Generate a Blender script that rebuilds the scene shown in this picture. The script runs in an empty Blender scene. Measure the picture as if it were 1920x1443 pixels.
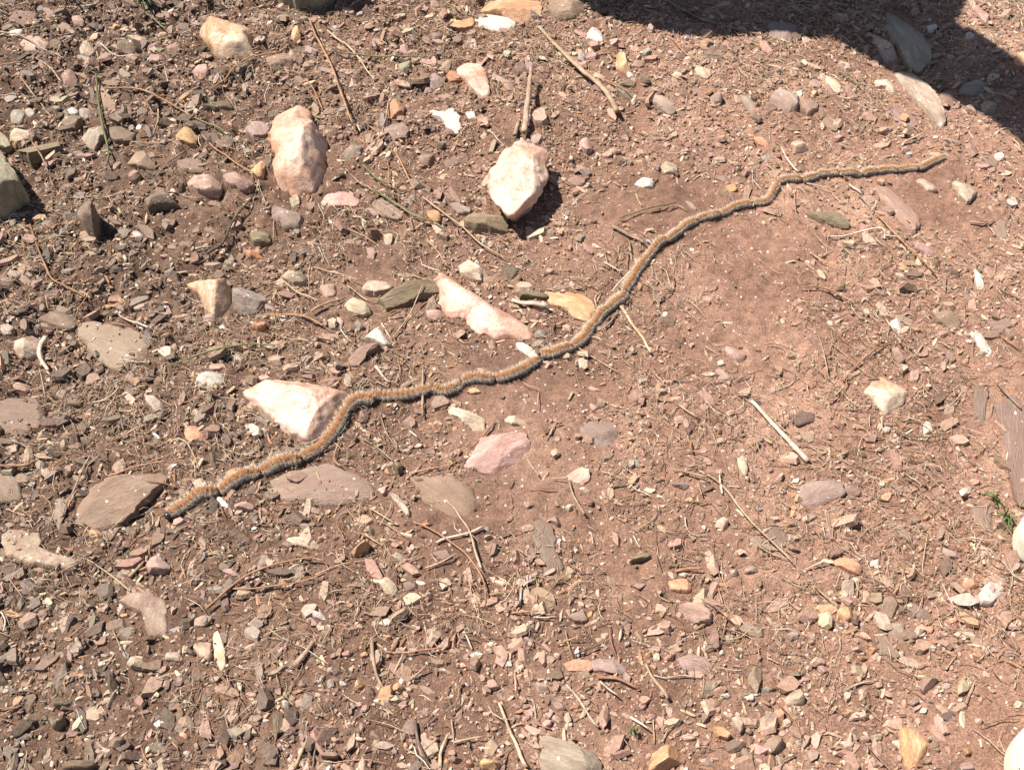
import bpy, bmesh, math, random
import numpy as np
from mathutils import Vector
from mathutils.bvhtree import BVHTree

# ------------------------------------------------------------------ camera, sky, sun, exposure
scene = bpy.context.scene
COL = scene.collection
PITCH = math.radians(52.0)
DIST = 0.90
FPX = 2059.0                       # focal length in photograph pixels (1920 wide)
CAM = np.array([0.0, -DIST * math.cos(PITCH), DIST * math.sin(PITCH)])
cd = bpy.data.cameras.new('camera')
cam = bpy.data.objects.new('camera', cd)
COL.objects.link(cam)
cam.location = CAM
cam.rotation_euler = (math.pi / 2 - PITCH, 0, 0)
cd.sensor_width = 36.0
cd.lens = 36.0 * FPX / 1920.0
cd.clip_start = 0.02
cd.clip_end = 200.0
scene.camera = cam

SUN_EL = math.radians(60.0)
SHADOW_DIR = np.array([0.93, -0.37])     # the way shadows fall on the ground
SHADOW_DIR = SHADOW_DIR / np.linalg.norm(SHADOW_DIR)
world = bpy.data.worlds.new('World')
scene.world = world
world.use_nodes = True
wn = world.node_tree
for n in list(wn.nodes):
    wn.nodes.remove(n)
sky = wn.nodes.new('ShaderNodeTexSky')
sky.sky_type = 'NISHITA'
sky.sun_disc = False
sky.sun_elevation = SUN_EL
# rotation: azimuth of the sun measured from +Y clockwise
sky.sun_rotation = math.atan2(-SHADOW_DIR[0], -SHADOW_DIR[1])
bg = wn.nodes.new('ShaderNodeBackground')
bg.inputs['Strength'].default_value = 0.05
wo = wn.nodes.new('ShaderNodeOutputWorld')
wn.links.new(sky.outputs[0], bg.inputs[0])
wn.links.new(bg.outputs[0], wo.inputs[0])
sd = bpy.data.lights.new('sun', 'SUN')
sd.energy = 4.6
sd.angle = math.radians(0.53)
sd.color = (1.0, 0.955, 0.89)
sun = bpy.data.objects.new('sun', sd)
COL.objects.link(sun)
sdir = Vector((SHADOW_DIR[0] * math.cos(SUN_EL), SHADOW_DIR[1] * math.cos(SUN_EL), -math.sin(SUN_EL)))
sun.rotation_euler = sdir.to_track_quat('-Z', 'Y').to_euler()
sun.location = (-1, 0.5, 2)
vs = scene.view_settings
scene.display_settings.display_device = 'sRGB'
vs.view_transform = 'Standard'
vs.look = 'None'
vs.exposure = 1.12
vs.gamma = 1.0
vs.use_curve_mapping = False
scene.cycles.max_bounces = 6
scene.cycles.diffuse_bounces = 3

rng = np.random.default_rng(20)
random.seed(7)

STONES = """
@0,0
Q 30 1490,215 1570,150 1640,180 1880,230 1885,460 1720,475 1650,465 1570,360 1530,280; blocky peach quartz stone with a cream face and dark crack; the blocky peach quartz
W 9 60,240 110,205 165,215 175,255 120,275 75,265; chalk-white oval pebble alone in the upper corner; the chalk-white corner pebble
b 8 80,120 160,95 280,110 270,190 180,200 70,170
t 7 150,330 230,280 330,300 380,350 340,410 200,400
T 9 590,350 640,290 690,330 710,390 660,420 600,400
D 17 890,360 960,320 1070,330 1060,390 980,425 900,405; dark charcoal stone with a flat upper face; the dark charcoal stone
B 13 460,560 500,505 560,540 580,610 550,650 490,640
B 9 1250,350 1300,330 1350,350 1330,410 1270,420
P 12 1450,540 1500,475 1560,500 1575,570 1540,605 1480,580
b 6 670,610 760,620 820,700 880,760 860,830 780,820 750,720
W 9 490,810 520,780 575,800 570,850 520,845
G 9 580,840 630,790 680,820 660,890 600,890
G 9 80,840 140,800 190,860 150,920 80,910
G 8 190,820 240,800 275,840 240,880 200,870
D 12 465,930 520,870 600,870 620,930 560,980 490,970
T 14 80,1010 130,965 230,1010 235,1070 130,1085 75,1050; pale tan angular stone above the ribbed bark-like slab
K 22 160,1140 430,1030 450,1120 230,1230 170,1180; ribbed grey-brown splinter of weathered wood beside the cut block; the ribbed wood splinter
S 14 620,1050 680,960 780,960 800,1020 700,1130 640,1120
D 11 790,960 900,930 1010,1000 980,1060 850,1050
O 11 1300,1000 1400,950 1470,990 1450,1070 1350,1060
B 13 960,1230 1030,1130 1090,1140 1180,1270 1060,1260
B 12 965,1300 1010,1240 1050,1320 1020,1370 970,1350
s 8 1330,1230 1420,1190 1520,1230 1550,1310 1450,1310 1350,1280
P 16 1420,1360 1500,1310 1600,1330 1650,1390 1600,1450 1480,1450 1420,1400; smooth salmon stone with a rusty base; the smooth salmon stone
P 15 1680,1320 1780,1300 1900,1330 1890,1400 1820,1430 1700,1390; salmon stone split in two lobes
B 8 830,1240 890,1200 920,1230 870,1280 840,1270
D 10 1520,790 1600,750 1730,770 1740,810 1620,830 1530,820
L 50 -250,1040 0,1130 80,1280 150,1430 155,1500 0,1600 -250,1620; big olive-grey cut block jutting in at the side edge; the olive-grey block
L 14 -60,950 40,1010 75,1090 40,1120 -60,1110
P 9 550,150 600,130 640,180 620,220 560,200
O 9 830,190 900,180 910,215 860,240
W 8 1240,100 1290,50 1310,70 1250,130
P 8 1120,400 1180,380 1230,420 1180,455 1125,440
b 6 400,170 460,140 530,180 540,220 460,220
@0,1
Q 42 130,980 160,860 230,760 330,750 410,790 440,900 500,1020 525,1130 560,1230 500,1370 400,1430 280,1440 160,1360 130,1240 150,1180 120,1050; tall cream and peach quartz boulder, largest and brightest rock; the tall cream quartz
M 13 -80,960 -30,880 40,860 90,930 60,1000 -20,1020
O 12 250,300 290,225 340,230 330,300 290,335
B 11 110,440 200,390 270,430 260,490 150,500 60,480
O 9 1410,160 1450,145 1580,180 1620,130 1620,200 1520,220 1430,190; flat rusty orange quartz flake near the top edge
W 15 1650,120 1740,90 1900,140 1940,190 1840,220 1740,200 1670,170; long white quartz with a smooth curved back; the long white quartz
O 22 1700,70 1780,0 1919,-30 2110,0 2130,110 2000,140 1900,130 1800,90; broad tan quartz stone cut by the top edge; the broad tan stone
M 10 1310,260 1360,220 1400,250 1390,310 1340,315
B 8 1460,290 1510,245 1550,270 1530,310 1470,315
T 8 1610,310 1640,300 1660,350 1640,385 1610,360
M 10 1080,370 1130,355 1170,400 1130,430 1090,410
P 9 1300,470 1340,430 1390,470 1370,510 1310,505
B 9 1400,470 1440,430 1470,470 1440,530 1395,520
Q 17 1495,470 1560,440 1660,470 1720,540 1750,660 1760,740 1720,760 1660,720 1590,640 1560,560 1510,540; pinkish quartz bent like a horn; the horn-shaped quartz
O 11 1420,560 1480,520 1540,550 1530,600 1460,610
M 10 1270,560 1340,510 1400,560 1410,620 1320,640
M 7 1250,680 1290,645 1320,690 1270,705
W 12 1290,830 1330,800 1400,850 1470,800 1520,870 1530,960 1500,1010 1430,950 1400,900; white quartz lump with a notched top; the notched white quartz
w 5 1560,830 1640,820 1650,880 1600,890
B 8 1370,970 1450,960 1500,1010 1420,1020
O 13 950,860 990,780 1060,770 1110,810 1100,870 1020,900
M 10 940,960 1010,900 1100,910 1140,960 1120,1010 1030,1020 960,990
L 11 1070,500 1150,470 1170,510 1110,570 1080,540
W 8 570,190 600,170 630,210 600,230
P 7 570,500 600,480 620,520 590,535
T 8 600,560 650,620 640,660 600,660 580,600
S 10 640,1150 720,1080 790,1110 770,1170 680,1190
B 9 820,1010 860,1000 870,1090 830,1110
B 12 1220,1170 1280,1140 1350,1180 1340,1240 1270,1250 1230,1220
m 5 870,300 930,290 940,340 890,350
s 5 1400,1200 1500,1170 1530,1220 1430,1260
G 7 690,90 740,85 740,115 700,120
G 7 750,90 820,80 800,115 760,120
O 12 -40,1270 40,1200 70,1250 50,1340 -20,1350
D 12 1330,1100 1390,1060 1430,1090 1390,1120
L 130 150,-250 380,-280 560,-180 490,-55 280,-15 170,-70; dark mossy rock overhanging at the top edge; the top-edge rock
@0,2
Q 36 100,1048 200,1100 250,1160 260,1320 208,1460 100,1580 20,1640 -60,1600 -140,1520 -172,1400 -140,1280 -60,1160 20,1060; pink and orange quartz slab propped up with a deep shadow beside it; the propped pink slab
W 15 550,250 590,210 660,230 695,280 680,340 640,330 570,295; bright white quartz pebble just outside the big shade; the bright white pebble
B 20 290,-20 520,-30 540,50 480,110 320,110 290,60
G 9 980,360 1020,340 1045,380 1010,410 980,400
T 8 930,400 960,390 970,430 940,445
B 8 915,450 990,450 1000,490 950,510 910,490
O 13 790,420 830,390 860,420 850,480 880,490 885,540 830,550 785,500; orange lump pinched at the waist
P 10 545,410 600,390 650,430 620,460 570,450
P 9 410,420 450,400 480,440 500,480 450,480
M 10 100,470 140,440 180,490 150,520 110,510
s 7 20,480 80,460 110,520 60,560 20,540
W 7 860,560 890,550 915,570 900,600 870,590
W 7 950,580 980,560 1000,590 970,605
D 9 800,590 860,590 920,610 920,650 820,625
S 9 770,660 800,640 910,700 900,740 850,730
M 10 1030,700 1080,670 1160,740 1220,820 1200,860 1130,820 1060,760
P 8 1120,640 1180,600 1200,620 1160,670
d 4 1430,420 1500,340 1600,330 1620,380 1560,440 1480,460; dark brown oval patch of flat stone below the shade edge
T 9 1370,490 1430,470 1490,550 1470,590 1400,560
T 6 1200,550 1260,540 1280,580 1240,590
W 6 1660,370 1690,370 1690,400 1660,400
W 6 1815,370 1850,365 1845,400 1815,400
M 12 1490,700 1540,670 1580,720 1570,770 1500,765
M 11 1700,720 1760,720 1820,780 1820,850 1770,830
P 16 150,840 200,800 250,850 260,920 230,960 180,940 150,880; smooth round pinkish pebble beside the broken upright stick
M 9 140,1020 200,1000 235,1040 210,1090 150,1085
P 13 500,1070 550,1030 600,1080 600,1130 560,1150 510,1110
M 12 480,1260 530,1240 590,1300 570,1330 510,1310
B 9 410,1350 470,1310 550,1350 540,1390 460,1390
W 10 890,1340 960,1320 1060,1320 1060,1400 980,1400
T 9 1110,1240 1180,1200 1240,1250 1230,1290 1150,1290
M 7 810,1220 840,1190 860,1240 830,1250
M 7 870,1190 900,1190 910,1230 880,1230
P 7 1130,1080 1170,1055 1195,1080 1160,1105
P 7 1280,1110 1320,1100 1340,1130 1300,1140
O 6 1780,1010 1850,1020 1919,1060 1910,1100 1850,1080
W 9 1865,1180 1919,1140 1950,1170 1920,1205 1880,1195
m 5 1500,1320 1580,1310 1630,1340 1590,1370
O 8 1600,1380 1690,1370 1700,1420 1630,1443
B 6 1040,1030 1110,1020 1120,1050 1060,1060
@0,3
T 15 975,540 1020,520 1110,560 1200,640 1260,710 1310,850 1310,920 1260,945 1200,850 1080,720 1000,600; long tan slab sunlit along the shade edge; the long sunlit slab
S 10 880,60 960,40 1070,90 1120,200 1220,340 1200,450 1100,490 1040,440 980,340 900,230; wide grey slab lying wholly in the big shade; the shaded grey slab
T 13 720,200 800,230 900,310 960,410 950,470 890,470 850,400 770,280; club-shaped pale stone in the shade beside the wide slab
M 10 0,190 120,150 220,210 190,290 120,310 20,270
W 9 1170,190 1230,170 1270,210 1230,250 1180,230
W 9 1480,250 1540,230 1560,270 1530,300 1490,280
S 8 1440,650 1560,600 1670,650 1660,690 1530,730 1450,700
T 12 1600,780 1680,740 1720,790 1690,850 1620,840
P 8 1480,800 1520,785 1590,840 1570,870 1500,830
M 14 30,700 70,650 150,670 230,730 215,830 120,800 40,750; wedge of mauve stone touching a rounder brown one; the mauve wedge
B 15 230,740 300,730 370,780 360,850 310,880 250,820
Q 10 400,540 440,530 520,590 550,640 540,680 480,670 430,600
m 5 300,610 350,580 410,620 390,660 320,640
O 8 320,690 350,675 370,700 345,720
M 8 780,420 830,400 870,450 830,490 790,470
T 9 800,600 870,590 950,640 980,700 940,720 880,660 820,650
m 5 900,820 960,800 1070,850 1130,940 1090,990 1000,940 930,880
B 8 1270,690 1340,680 1420,740 1380,790 1300,760
b 5 400,880 460,870 530,930 510,970 430,940
B 8 780,930 840,910 880,950 820,965
Q 14 160,1010 200,1020 260,1070 305,1130 280,1145 210,1140 180,1080; cream quartz tooth standing over a white rootlet; the cream quartz tooth
P 6 490,1020 540,1000 570,1030 530,1050
P 9 1300,1075 1340,1070 1360,1100 1330,1120
P 9 1000,1110 1040,1095 1070,1120 1050,1160 1010,1150
s 6 1600,1170 1680,1180 1730,1220 1710,1260 1640,1250
W 8 1690,1150 1750,1150 1770,1200 1720,1210
P 9 1540,20 1590,40 1660,130 1640,175 1600,150 1550,70
O 14 1850,430 1919,400 1990,440 1960,510 1860,480
P 7 1110,1340 1150,1330 1260,1390 1270,1430 1200,1430
T 9 1390,1390 1420,1310 1560,1410 1560,1450 1500,1530 1440,1480; three-cornered buff stone past the tail of the line; the three-cornered buff stone
p 8 800,1380 900,1392 1140,1620 1130,1700 1080,1768 1000,1680 880,1520; long pinkish-tan slab pointing at the last caterpillars; the long pinkish slab
S 9 870,960 940,960 900,1010
W 6 150,760 160,750 180,770 160,790
@1,0
D 36 620,120 700,110 740,150 720,250 690,340 640,320 600,200; dark upright brown stone throwing a hard shadow; the upright dark stone
D 28 1090,60 1180,20 1330,10 1350,50 1200,100 1110,140; dark crumbling clod above the bare earth patch; the crumbling clod
O 12 1840,450 1919,410 1980,440 1970,500 1880,500
D 14 250,900 320,850 440,830 540,890 560,970 500,1020 380,1000 280,950; rounded grey-brown cobble above the flat grey schist; the grey-brown cobble
s 12 590,1080 620,990 720,980 830,1010 1000,1050 1100,1090 1130,1180 1060,1270 980,1350 850,1340 750,1260 670,1180; broad flat grey schist stone with one rusty rim; the broad flat schist
T 14 120,1200 180,1110 270,1090 320,1130 310,1220 220,1260 150,1260; cream egg-shaped stone next to a curled root; the cream egg stone
Q 30 1410,690 1490,600 1560,605 1650,620 1750,680 1740,800 1790,840 1700,930 1640,980 1590,950 1520,860 1500,740; ridged cream quartz with a sunlit cheek and pointed foot; the ridged cream quartz
G 25 1750,690 1850,700 1990,730 1980,790 1890,880 1790,890 1740,800; grey quartz wedge leaning on the ridged cream quartz
w 5 980,290 1030,280 1080,320 1060,360 1010,340
O 7 780,840 830,810 910,820 880,860 800,865
b 6 650,710 720,690 740,710 690,735
B 8 1280,1140 1310,1110 1330,1160 1300,1210 1280,1180
w 8 1480,1370 1560,1340 1670,1370 1680,1440 1580,1500 1490,1470
S 9 60,600 110,575 160,600 150,650 90,670
S 8 180,600 220,585 250,620 220,650
W 6 180,990 210,980 230,1020 200,1030
G 9 0,960 60,950 100,1010 70,1060 0,1040
W 6 1620,980 1680,970 1690,1010 1640,1020
P 7 1570,1260 1650,1270 1660,1330 1570,1320
B 7 700,570 760,540 790,570 720,600
B 6 960,1200 1010,1190 1000,1230
@1,1
M 16 100,140 160,80 300,110 335,190 310,270 210,260 150,180; flat mauve stone under the tall cream quartz; the flat mauve stone
P 11 460,20 520,-10 700,10 760,60 740,110 600,120 500,90; low pinkish-brown stone under a dry needle
T 10 250,50 290,0 330,10 320,90 270,105
s 6 870,80 950,40 1050,100 1100,180 1060,220 960,190 900,140
m 5 800,130 860,110 920,160 900,190
O 8 1280,130 1340,110 1390,170 1360,230 1300,190
K 18 1560,240 1650,170 1780,180 1880,190 1870,300 1760,310 1640,285; chunk of weathered brown wood under the propped pink slab; the weathered wood chunk
S 9 1450,80 1520,70 1610,120 1600,170 1510,160
P 8 1635,80 1680,45 1700,80 1680,105
K 13 -40,300 100,300 100,390 -20,395
T 9 960,310 1000,290 1030,330 1010,390 970,400
W 8 1690,340 1720,330 1730,370 1690,375
T 8 1740,370 1790,365 1790,410 1745,410
T 18 200,650 270,590 350,560 370,640 350,700 260,700; cream arrowhead-shaped stone throwing a dark shadow; the cream arrowhead stone
T 14 800,730 850,670 960,640 1020,690 990,750 900,780 820,770; yellow-brown wrinkled stone beside the gnarled wood; the yellow wrinkled stone
K 13 940,800 1040,750 1120,680 1250,660 1370,670 1370,730 1250,770 1120,840 1000,870; gnarled piece of root wood poking from under a quartz; the gnarled root wood
P 8 480,690 540,640 600,700 600,760 520,770
T 10 670,830 730,770 810,820 850,880 790,910 700,890; speckled beige pebble below the yellow wrinkled stone
Q 24 1330,620 1400,570 1470,590 1560,690 1640,720 1780,830 1919,910 2030,1000 2060,1080 2000,1115 1900,1095 1780,1090 1700,1050 1640,1030 1540,930 1440,910 1380,820 1370,720; long leaf-shaped orange quartz with a ridge along it; the leaf-shaped quartz
T 19 1520,540 1600,510 1700,600 1680,680 1620,650 1540,600
P 9 1280,890 1340,850 1420,900 1380,960 1300,950
W 17 810,1090 850,1020 920,1020 970,1080 1000,1160 990,1185 900,1130; sharp white quartz half covered by a bark flake; the sharp white quartz
B 10 690,1280 700,1210 780,1150 900,1120 930,1150 800,1220 770,1300
T 9 530,950 570,920 600,950 590,1010 550,1010
P 7 600,920 625,905 650,960 625,1010
O 11 0,960 60,950 75,1000 40,1050 -30,1030
P 8 430,1130 470,1110 490,1140 450,1165
S 8 720,970 780,960 810,1010 770,1035
M 8 330,1220 400,1190 430,1240 350,1275
G 7 440,1190 500,1190 490,1240 450,1245
P 9 545,1320 600,1290 640,1330 610,1380 560,1360
P 8 830,420 870,400 900,450 870,510 840,480
D 12 1850,560 1919,520 1960,570 1919,640 1860,630
Q 30 -110,1440 80,1378 320,1363 560,1380 700,1495 640,1715 520,1835 470,1890 320,1842 160,1738 60,1618; broad pink quartz with a shaded end that caterpillars skirt; the broad pink quartz
@1,2
O 10 250,740 420,745 540,770 600,820 620,870 570,960 480,940 400,870 300,830; flat apricot quartz skirted by the caterpillar line; the flat apricot quartz
K 9 40,745 160,740 250,760 260,810 160,800 60,790
W 7 30,1110 80,1120 200,1190 210,1210 140,1230 50,1170
G 9 170,1050 210,1010 270,1040 250,1090 180,1090
P 7 360,970 400,980 460,1040 430,1050 380,1020
T 9 260,290 300,270 330,300 310,330 270,325
w 4 660,460 695,460 690,485 660,485
p 4 520,350 560,380 620,440 600,460 550,430
W 5 1330,400 1350,390 1370,440 1340,440
W 5 1120,890 1160,885 1180,920 1140,935
P 8 1600,1160 1660,1140 1750,1210 1740,1260 1690,1270 1620,1220
m 5 1520,1310 1580,1320 1650,1400 1640,1443 1560,1420
W 6 1540,1240 1580,1240 1600,1290 1550,1300
m 5 1290,40 1340,60 1400,140 1340,120
O 6 1130,1190 1180,1200 1190,1225 1130,1220
W 7 220,1260 290,1260 290,1290 240,1280
W 7 300,1270 350,1270 340,1295
T 6 410,1330 450,1320 450,1370 410,1370
@1,3
K 12 300,150 340,140 480,170 600,250 580,280 480,250 380,210; curled dark bark scrap with a pale broken end; the curled bark scrap
m 6 1080,370 1160,390 1230,450 1260,480 1190,475 1110,420
O 7 970,530 1030,520 1060,570 1020,580
G 6 950,580 1000,590 1040,640 1000,640
m 5 1060,590 1150,590 1150,630 1080,630
W 10 1540,560 1610,580 1610,640 1640,700 1600,710 1560,640; bone-white curled shell fragment on open earth; the white shell fragment
s 4 1700,220 1770,210 1790,340 1760,370 1700,310
s 5 950,900 1050,930 1110,1000 1060,1010 970,950
B 9 1250,920 1330,890 1450,970 1430,1030 1370,1030 1270,960
O 8 1090,1020 1130,1000 1150,1040 1100,1050
O 7 1220,980 1270,990 1260,1020 1220,1010
P 8 1270,1040 1340,1020 1360,1070 1300,1085
s 6 1560,960 1700,970 1820,930 1830,1000 1750,1060 1640,1010
w 5 1500,1040 1560,1030 1640,1130 1690,1220 1640,1245 1570,1150; whitish crumbly streak of rock on the bare side; the whitish streak
B 9 1340,1170 1380,1160 1405,1260 1370,1290 1340,1250
B 8 920,1160 960,1150 1030,1260 1000,1280 950,1220
Q 14 715,1500 780,1405 860,1345 1000,1402 1055,1520 1000,1600 960,1655 880,1668 820,1595; lone white-pink quartz lump in the open earth; the lone white-pink quartz
P 9 1060,1350 1130,1330 1120,1430 1060,1430
m 6 940,1290 1030,1280 1060,1330 960,1320
@2,0
P 10 110,0 230,0 235,45 180,65 110,40
s 12 -150,150 0,110 80,90 220,90 320,140 340,250 300,350 150,380 0,370 -150,300; glittering grey foliated schist cut by the side edge; the glittering schist
D 12 -60,410 90,400 95,450 -60,480
s 8 -100,680 0,650 100,680 150,720 155,890 60,890 -100,860
B 21 510,920 560,830 680,720 830,680 1000,650 1110,630 1230,640 1220,710 1110,800 1010,900 960,960 850,1070 700,1070 580,1000; large smooth brown cobble near the leading caterpillar; the large brown cobble
t 9 10,1080 120,1070 280,1090 320,1160 300,1200 420,1290 600,1310 620,1350 480,1400 300,1370 150,1330 40,1260; half-buried dusty cream stone in the lower side; the dusty cream stone
M 15 1080,1310 1150,1260 1230,1300 1280,1380 1230,1420 1100,1410; dusky plum-brown pebble with a glossy facet; the plum-brown pebble
d 6 470,100 560,70 640,110 610,170 520,170
G 8 1090,60 1140,60 1230,150 1220,200 1150,190 1100,120
O 6 1370,310 1450,290 1550,340 1540,380 1440,430 1380,390
O 6 1250,390 1310,400 1290,440 1250,430
W 5 1120,330 1180,360 1210,410 1170,400
O 9 1690,670 1740,630 1810,610 1830,640 1740,690 1700,700
t 7 1430,700 1500,660 1560,740 1540,800 1470,780
P 8 1230,820 1290,830 1300,880 1240,860
P 11 1760,870 1800,840 1919,900 1919,950 1820,930 1770,930
G 6 510,1100 570,1065 590,1090 530,1110
B 8 440,1040 500,1020 500,1080 450,1090
P 7 1660,1380 1740,1370 1850,1430 1740,1440
@2,1
s 11 80,740 300,640 500,590 700,620 850,720 880,800 800,850 650,890 450,910 250,890 120,850; wide flat rust-stained schist beneath the caterpillars; the rust-stained schist
b 9 1180,680 1350,660 1500,670 1600,760 1640,850 1600,960 1500,990 1380,930 1260,860; flat brown grained stone under the crossing needles; the grained brown stone
P 11 1590,600 1640,540 1690,410 1800,380 1919,350 2010,350 2060,420 2040,500 1950,560 1900,600 1800,660 1680,640; flat dusky pink stone with a pale speck on it; the dusky pink stone
T 13 1450,170 1500,150 1600,190 1700,260 1700,330 1660,350 1560,280 1470,220; pale striped oblong stone below the caterpillar line; the striped oblong stone
T 9 1850,240 1919,210 2020,270 2010,310 1919,300
B 13 760,220 800,180 840,210 830,280 790,290
K 13 1030,560 1080,550 1100,640 1070,680 1030,620
T 9 1000,800 1040,780 1110,880 1160,970 1130,990 1070,900
O 7 1590,30 1660,10 1690,50 1610,65
O 17 700,1250 790,1160 850,1160 830,1250 770,1310 720,1290; rust-brown wedge standing on its edge; the rust-brown wedge
T 9 200,1120 290,1110 400,1130 460,1210 400,1235 260,1190
M 7 310,1040 380,1020 420,1060 350,1090
T 8 820,1070 850,1040 890,1080 870,1120
s 6 1320,1260 1430,1220 1470,1290 1400,1320
O 7 1500,1320 1530,1310 1540,1345 1510,1350
D 7 1090,1390 1180,1370 1220,1440 1140,1480
W 6 1395,1090 1430,1085 1430,1120 1400,1120
W 7 1710,1060 1740,1050 1760,1090 1735,1090
T 7 1710,1130 1760,1110 1770,1150 1720,1160
P 8 910,770 960,750 1000,790 950,830
T 10 820,1440 880,1430 990,1430 1050,1530 1040,1580 980,1580 930,1500
O 6 130,850 170,840 190,870 150,890
B 6 1340,640 1400,650 1420,680 1350,670
@2,2
M 9 530,320 590,280 650,280 740,240 790,370 740,420 690,470 620,440 550,390; mauve-pink kite-shaped flat stone; the mauve kite stone
p 5 1380,50 1440,40 1500,90 1525,160 1490,170 1430,110
T 7 870,550 910,540 920,600 880,610
G 6 910,530 960,560 980,620 930,600
P 9 1540,390 1610,380 1600,440 1540,450
P 7 1410,480 1450,460 1460,510 1420,515
P 6 420,660 520,600 580,620 580,700 520,740 440,700
T 6 500,760 560,760 600,800 560,820
B 9 560,870 610,850 600,910 560,910
W 8 400,900 470,880 480,930 430,950; small bright white pebble by a kinked brown stick; the small bright white pebble
s 6 120,1040 200,1000 300,1060 330,1150 320,1220 380,1340 360,1380 250,1390 220,1280 170,1180; long grey-tan slab sunk level with the soil; the sunken long slab
K 9 870,1330 960,1260 1030,1250 1040,1290 960,1320 890,1350; dark reddish splinter of rotten wood; the rotten wood splinter
T 8 1690,540 1740,510 1770,640 1750,690 1710,620
b 5 1300,590 1400,580 1420,610 1330,620
Q 11 1530,1000 1580,960 1620,1010 1625,1080 1580,1100 1560,1050; white-capped pink pebble in the lower middle; the white-capped pink pebble
M 8 1200,720 1280,710 1330,750 1310,790 1250,760
D 7 1070,690 1140,680 1140,720 1090,730
O 7 1290,860 1340,830 1400,870 1330,890
M 9 80,880 150,850 170,900 120,930
M 8 270,1000 340,960 370,1020 350,1060
T 9 230,1400 330,1360 320,1410 230,1440
O 7 870,400 905,380 910,420 880,425
T 8 1080,30 1130,10 1170,60 1110,65
M 8 1740,1340 1830,1350 1850,1400 1760,1420
T 7 1630,1370 1690,1360 1700,1430 1650,1430
b 6 1150,1350 1300,1330 1330,1360 1200,1370
P 7 580,140 610,130 640,190 600,200
B 8 1010,270 1040,260 1040,320 1020,320
@2,3
M 9 240,760 340,710 540,730 550,830 460,870 400,910 310,950 270,880 240,850; flat plum-brown slab with a straight broken front; the plum-brown slab
B 8 570,760 630,725 690,770 690,830 620,840 570,830
P 9 80,670 110,650 110,710 80,740 60,700; little brick-red pebble beside the bleached stick
O 6 140,790 190,800 230,850 180,850
O 7 180,880 215,890 210,980 170,1010
T 7 250,990 300,960 320,1020 270,1030
d 4 150,230 260,190 350,210 340,270 220,310; dark red-brown flat stone above the bleached stick
W 8 850,320 890,290 930,320 910,355 870,350
W 7 1160,270 1200,250 1240,350 1170,360
s 6 1520,920 1600,890 1660,940 1700,1100 1640,1110 1560,1050; flat buff slate beside the green grass tuft; the buff slate
s 5 1060,980 1130,970 1150,1020 1080,1040
O 7 1160,990 1200,960 1220,990 1180,1010
p 5 410,1120 470,1080 520,1100 500,1170 440,1150
s 5 20,1030 100,1060 150,1130 130,1220 40,1200 0,1120
s 6 940,1060 1010,1060 1090,1140 1080,1180 1000,1150
M 8 1290,1050 1330,1060 1310,1150 1270,1180
M 6 1280,1190 1400,1250 1430,1300 1340,1280
O 11 470,1280 540,1270 640,1310 710,1370 690,1425 600,1390 520,1340; orange-tan oblong chip with a striped top; the orange-tan chip
W 8 770,1310 830,1290 830,1350 780,1360
W 6 1050,1240 1110,1230 1100,1270 1060,1270
O 7 990,660 1010,640 1020,690 995,700
P 7 440,530 480,525 490,570 450,575
s 4 1560,0 1660,20 1640,160 1620,300 1560,200 1540,100
s 3 1790,100 1870,60 1960,200 1980,600 1960,850 1870,830 1800,500 1770,300; long grey weathered plank-like slab sunk along the side edge; the sunk side slab
O 7 860,720 890,670 910,720 880,760
B 7 570,600 600,590 630,640 590,640
P 7 600,640 630,620 640,660 610,670
T 7 570,670 600,660 650,690 640,710
@3,0
t 9 870,180 960,110 1100,80 1230,170 1250,260 1250,380 1270,440 1150,460 1090,400 1080,290 1000,240; dust-coated apricot quartz half sunk in soil; the dusty apricot quartz
T 14 930,600 970,560 1060,620 1110,670 1070,710 980,690; straw-coloured brick-shaped pebble low in the gravel
T 9 1235,560 1330,545 1370,590 1360,640 1250,625
W 12 1140,1090 1190,1030 1260,1080 1230,1130 1180,1145; off-white scalloped pebble low in the gravel; the off-white scalloped pebble
o 7 1440,520 1500,480 1580,480 1590,600 1560,650 1500,600
o 8 1600,430 1640,400 1700,560 1700,680 1660,740 1610,620
t 5 1450,310 1530,270 1600,290 1530,370 1460,370
D 14 390,960 460,900 540,900 510,980 430,990
D 18 380,1060 480,1010 490,1090 430,1170 390,1150; dark upright gravel stone with black shadow; the dark upright gravel stone
D 14 800,1190 900,1180 940,1200 880,1310 830,1290
K 11 440,1390 560,1360 700,1370 720,1410 650,1460 480,1460; striped rusty schist at the bottom edge; the striped bottom schist
T 8 330,160 370,130 410,210 400,250 350,210
d 8 760,720 830,700 900,750 940,800 850,790
T 8 560,440 580,420 620,530 590,560
W 7 1380,1010 1420,995 1445,1030 1400,1045
W 7 1510,1160 1560,1150 1570,1190
W 7 1565,1240 1600,1225 1610,1270 1575,1275
W 6 920,490 950,490 950,550 925,550
P 7 140,270 180,250 205,300 160,300
D 7 1120,1160 1170,1150 1160,1200 1125,1200
P 8 1550,930 1590,920 1590,980 1550,990
O 7 1340,1150 1380,1150 1430,1220 1400,1230 1350,1190
P 9 1830,880 1900,840 1930,860 1919,910 1850,910
T 8 1370,1300 1430,1300 1440,1350 1400,1360
W 7 140,1220 180,1200 185,1270 150,1270
O 6 880,265 960,265 960,300 890,300
@3,1
W 9 415,240 450,235 500,270 525,320 490,325 430,290; smooth cream seed-shaped pebble; the cream seed pebble
T 7 510,350 560,345 600,380 560,400
O 6 600,330 680,340 680,365 610,365
T 7 755,340 800,345 800,400 760,395
P 7 630,550 700,535 705,600 650,590
T 11 525,690 600,665 640,700 600,740 545,725
O 13 740,860 760,760 820,790 800,840 750,880
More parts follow.
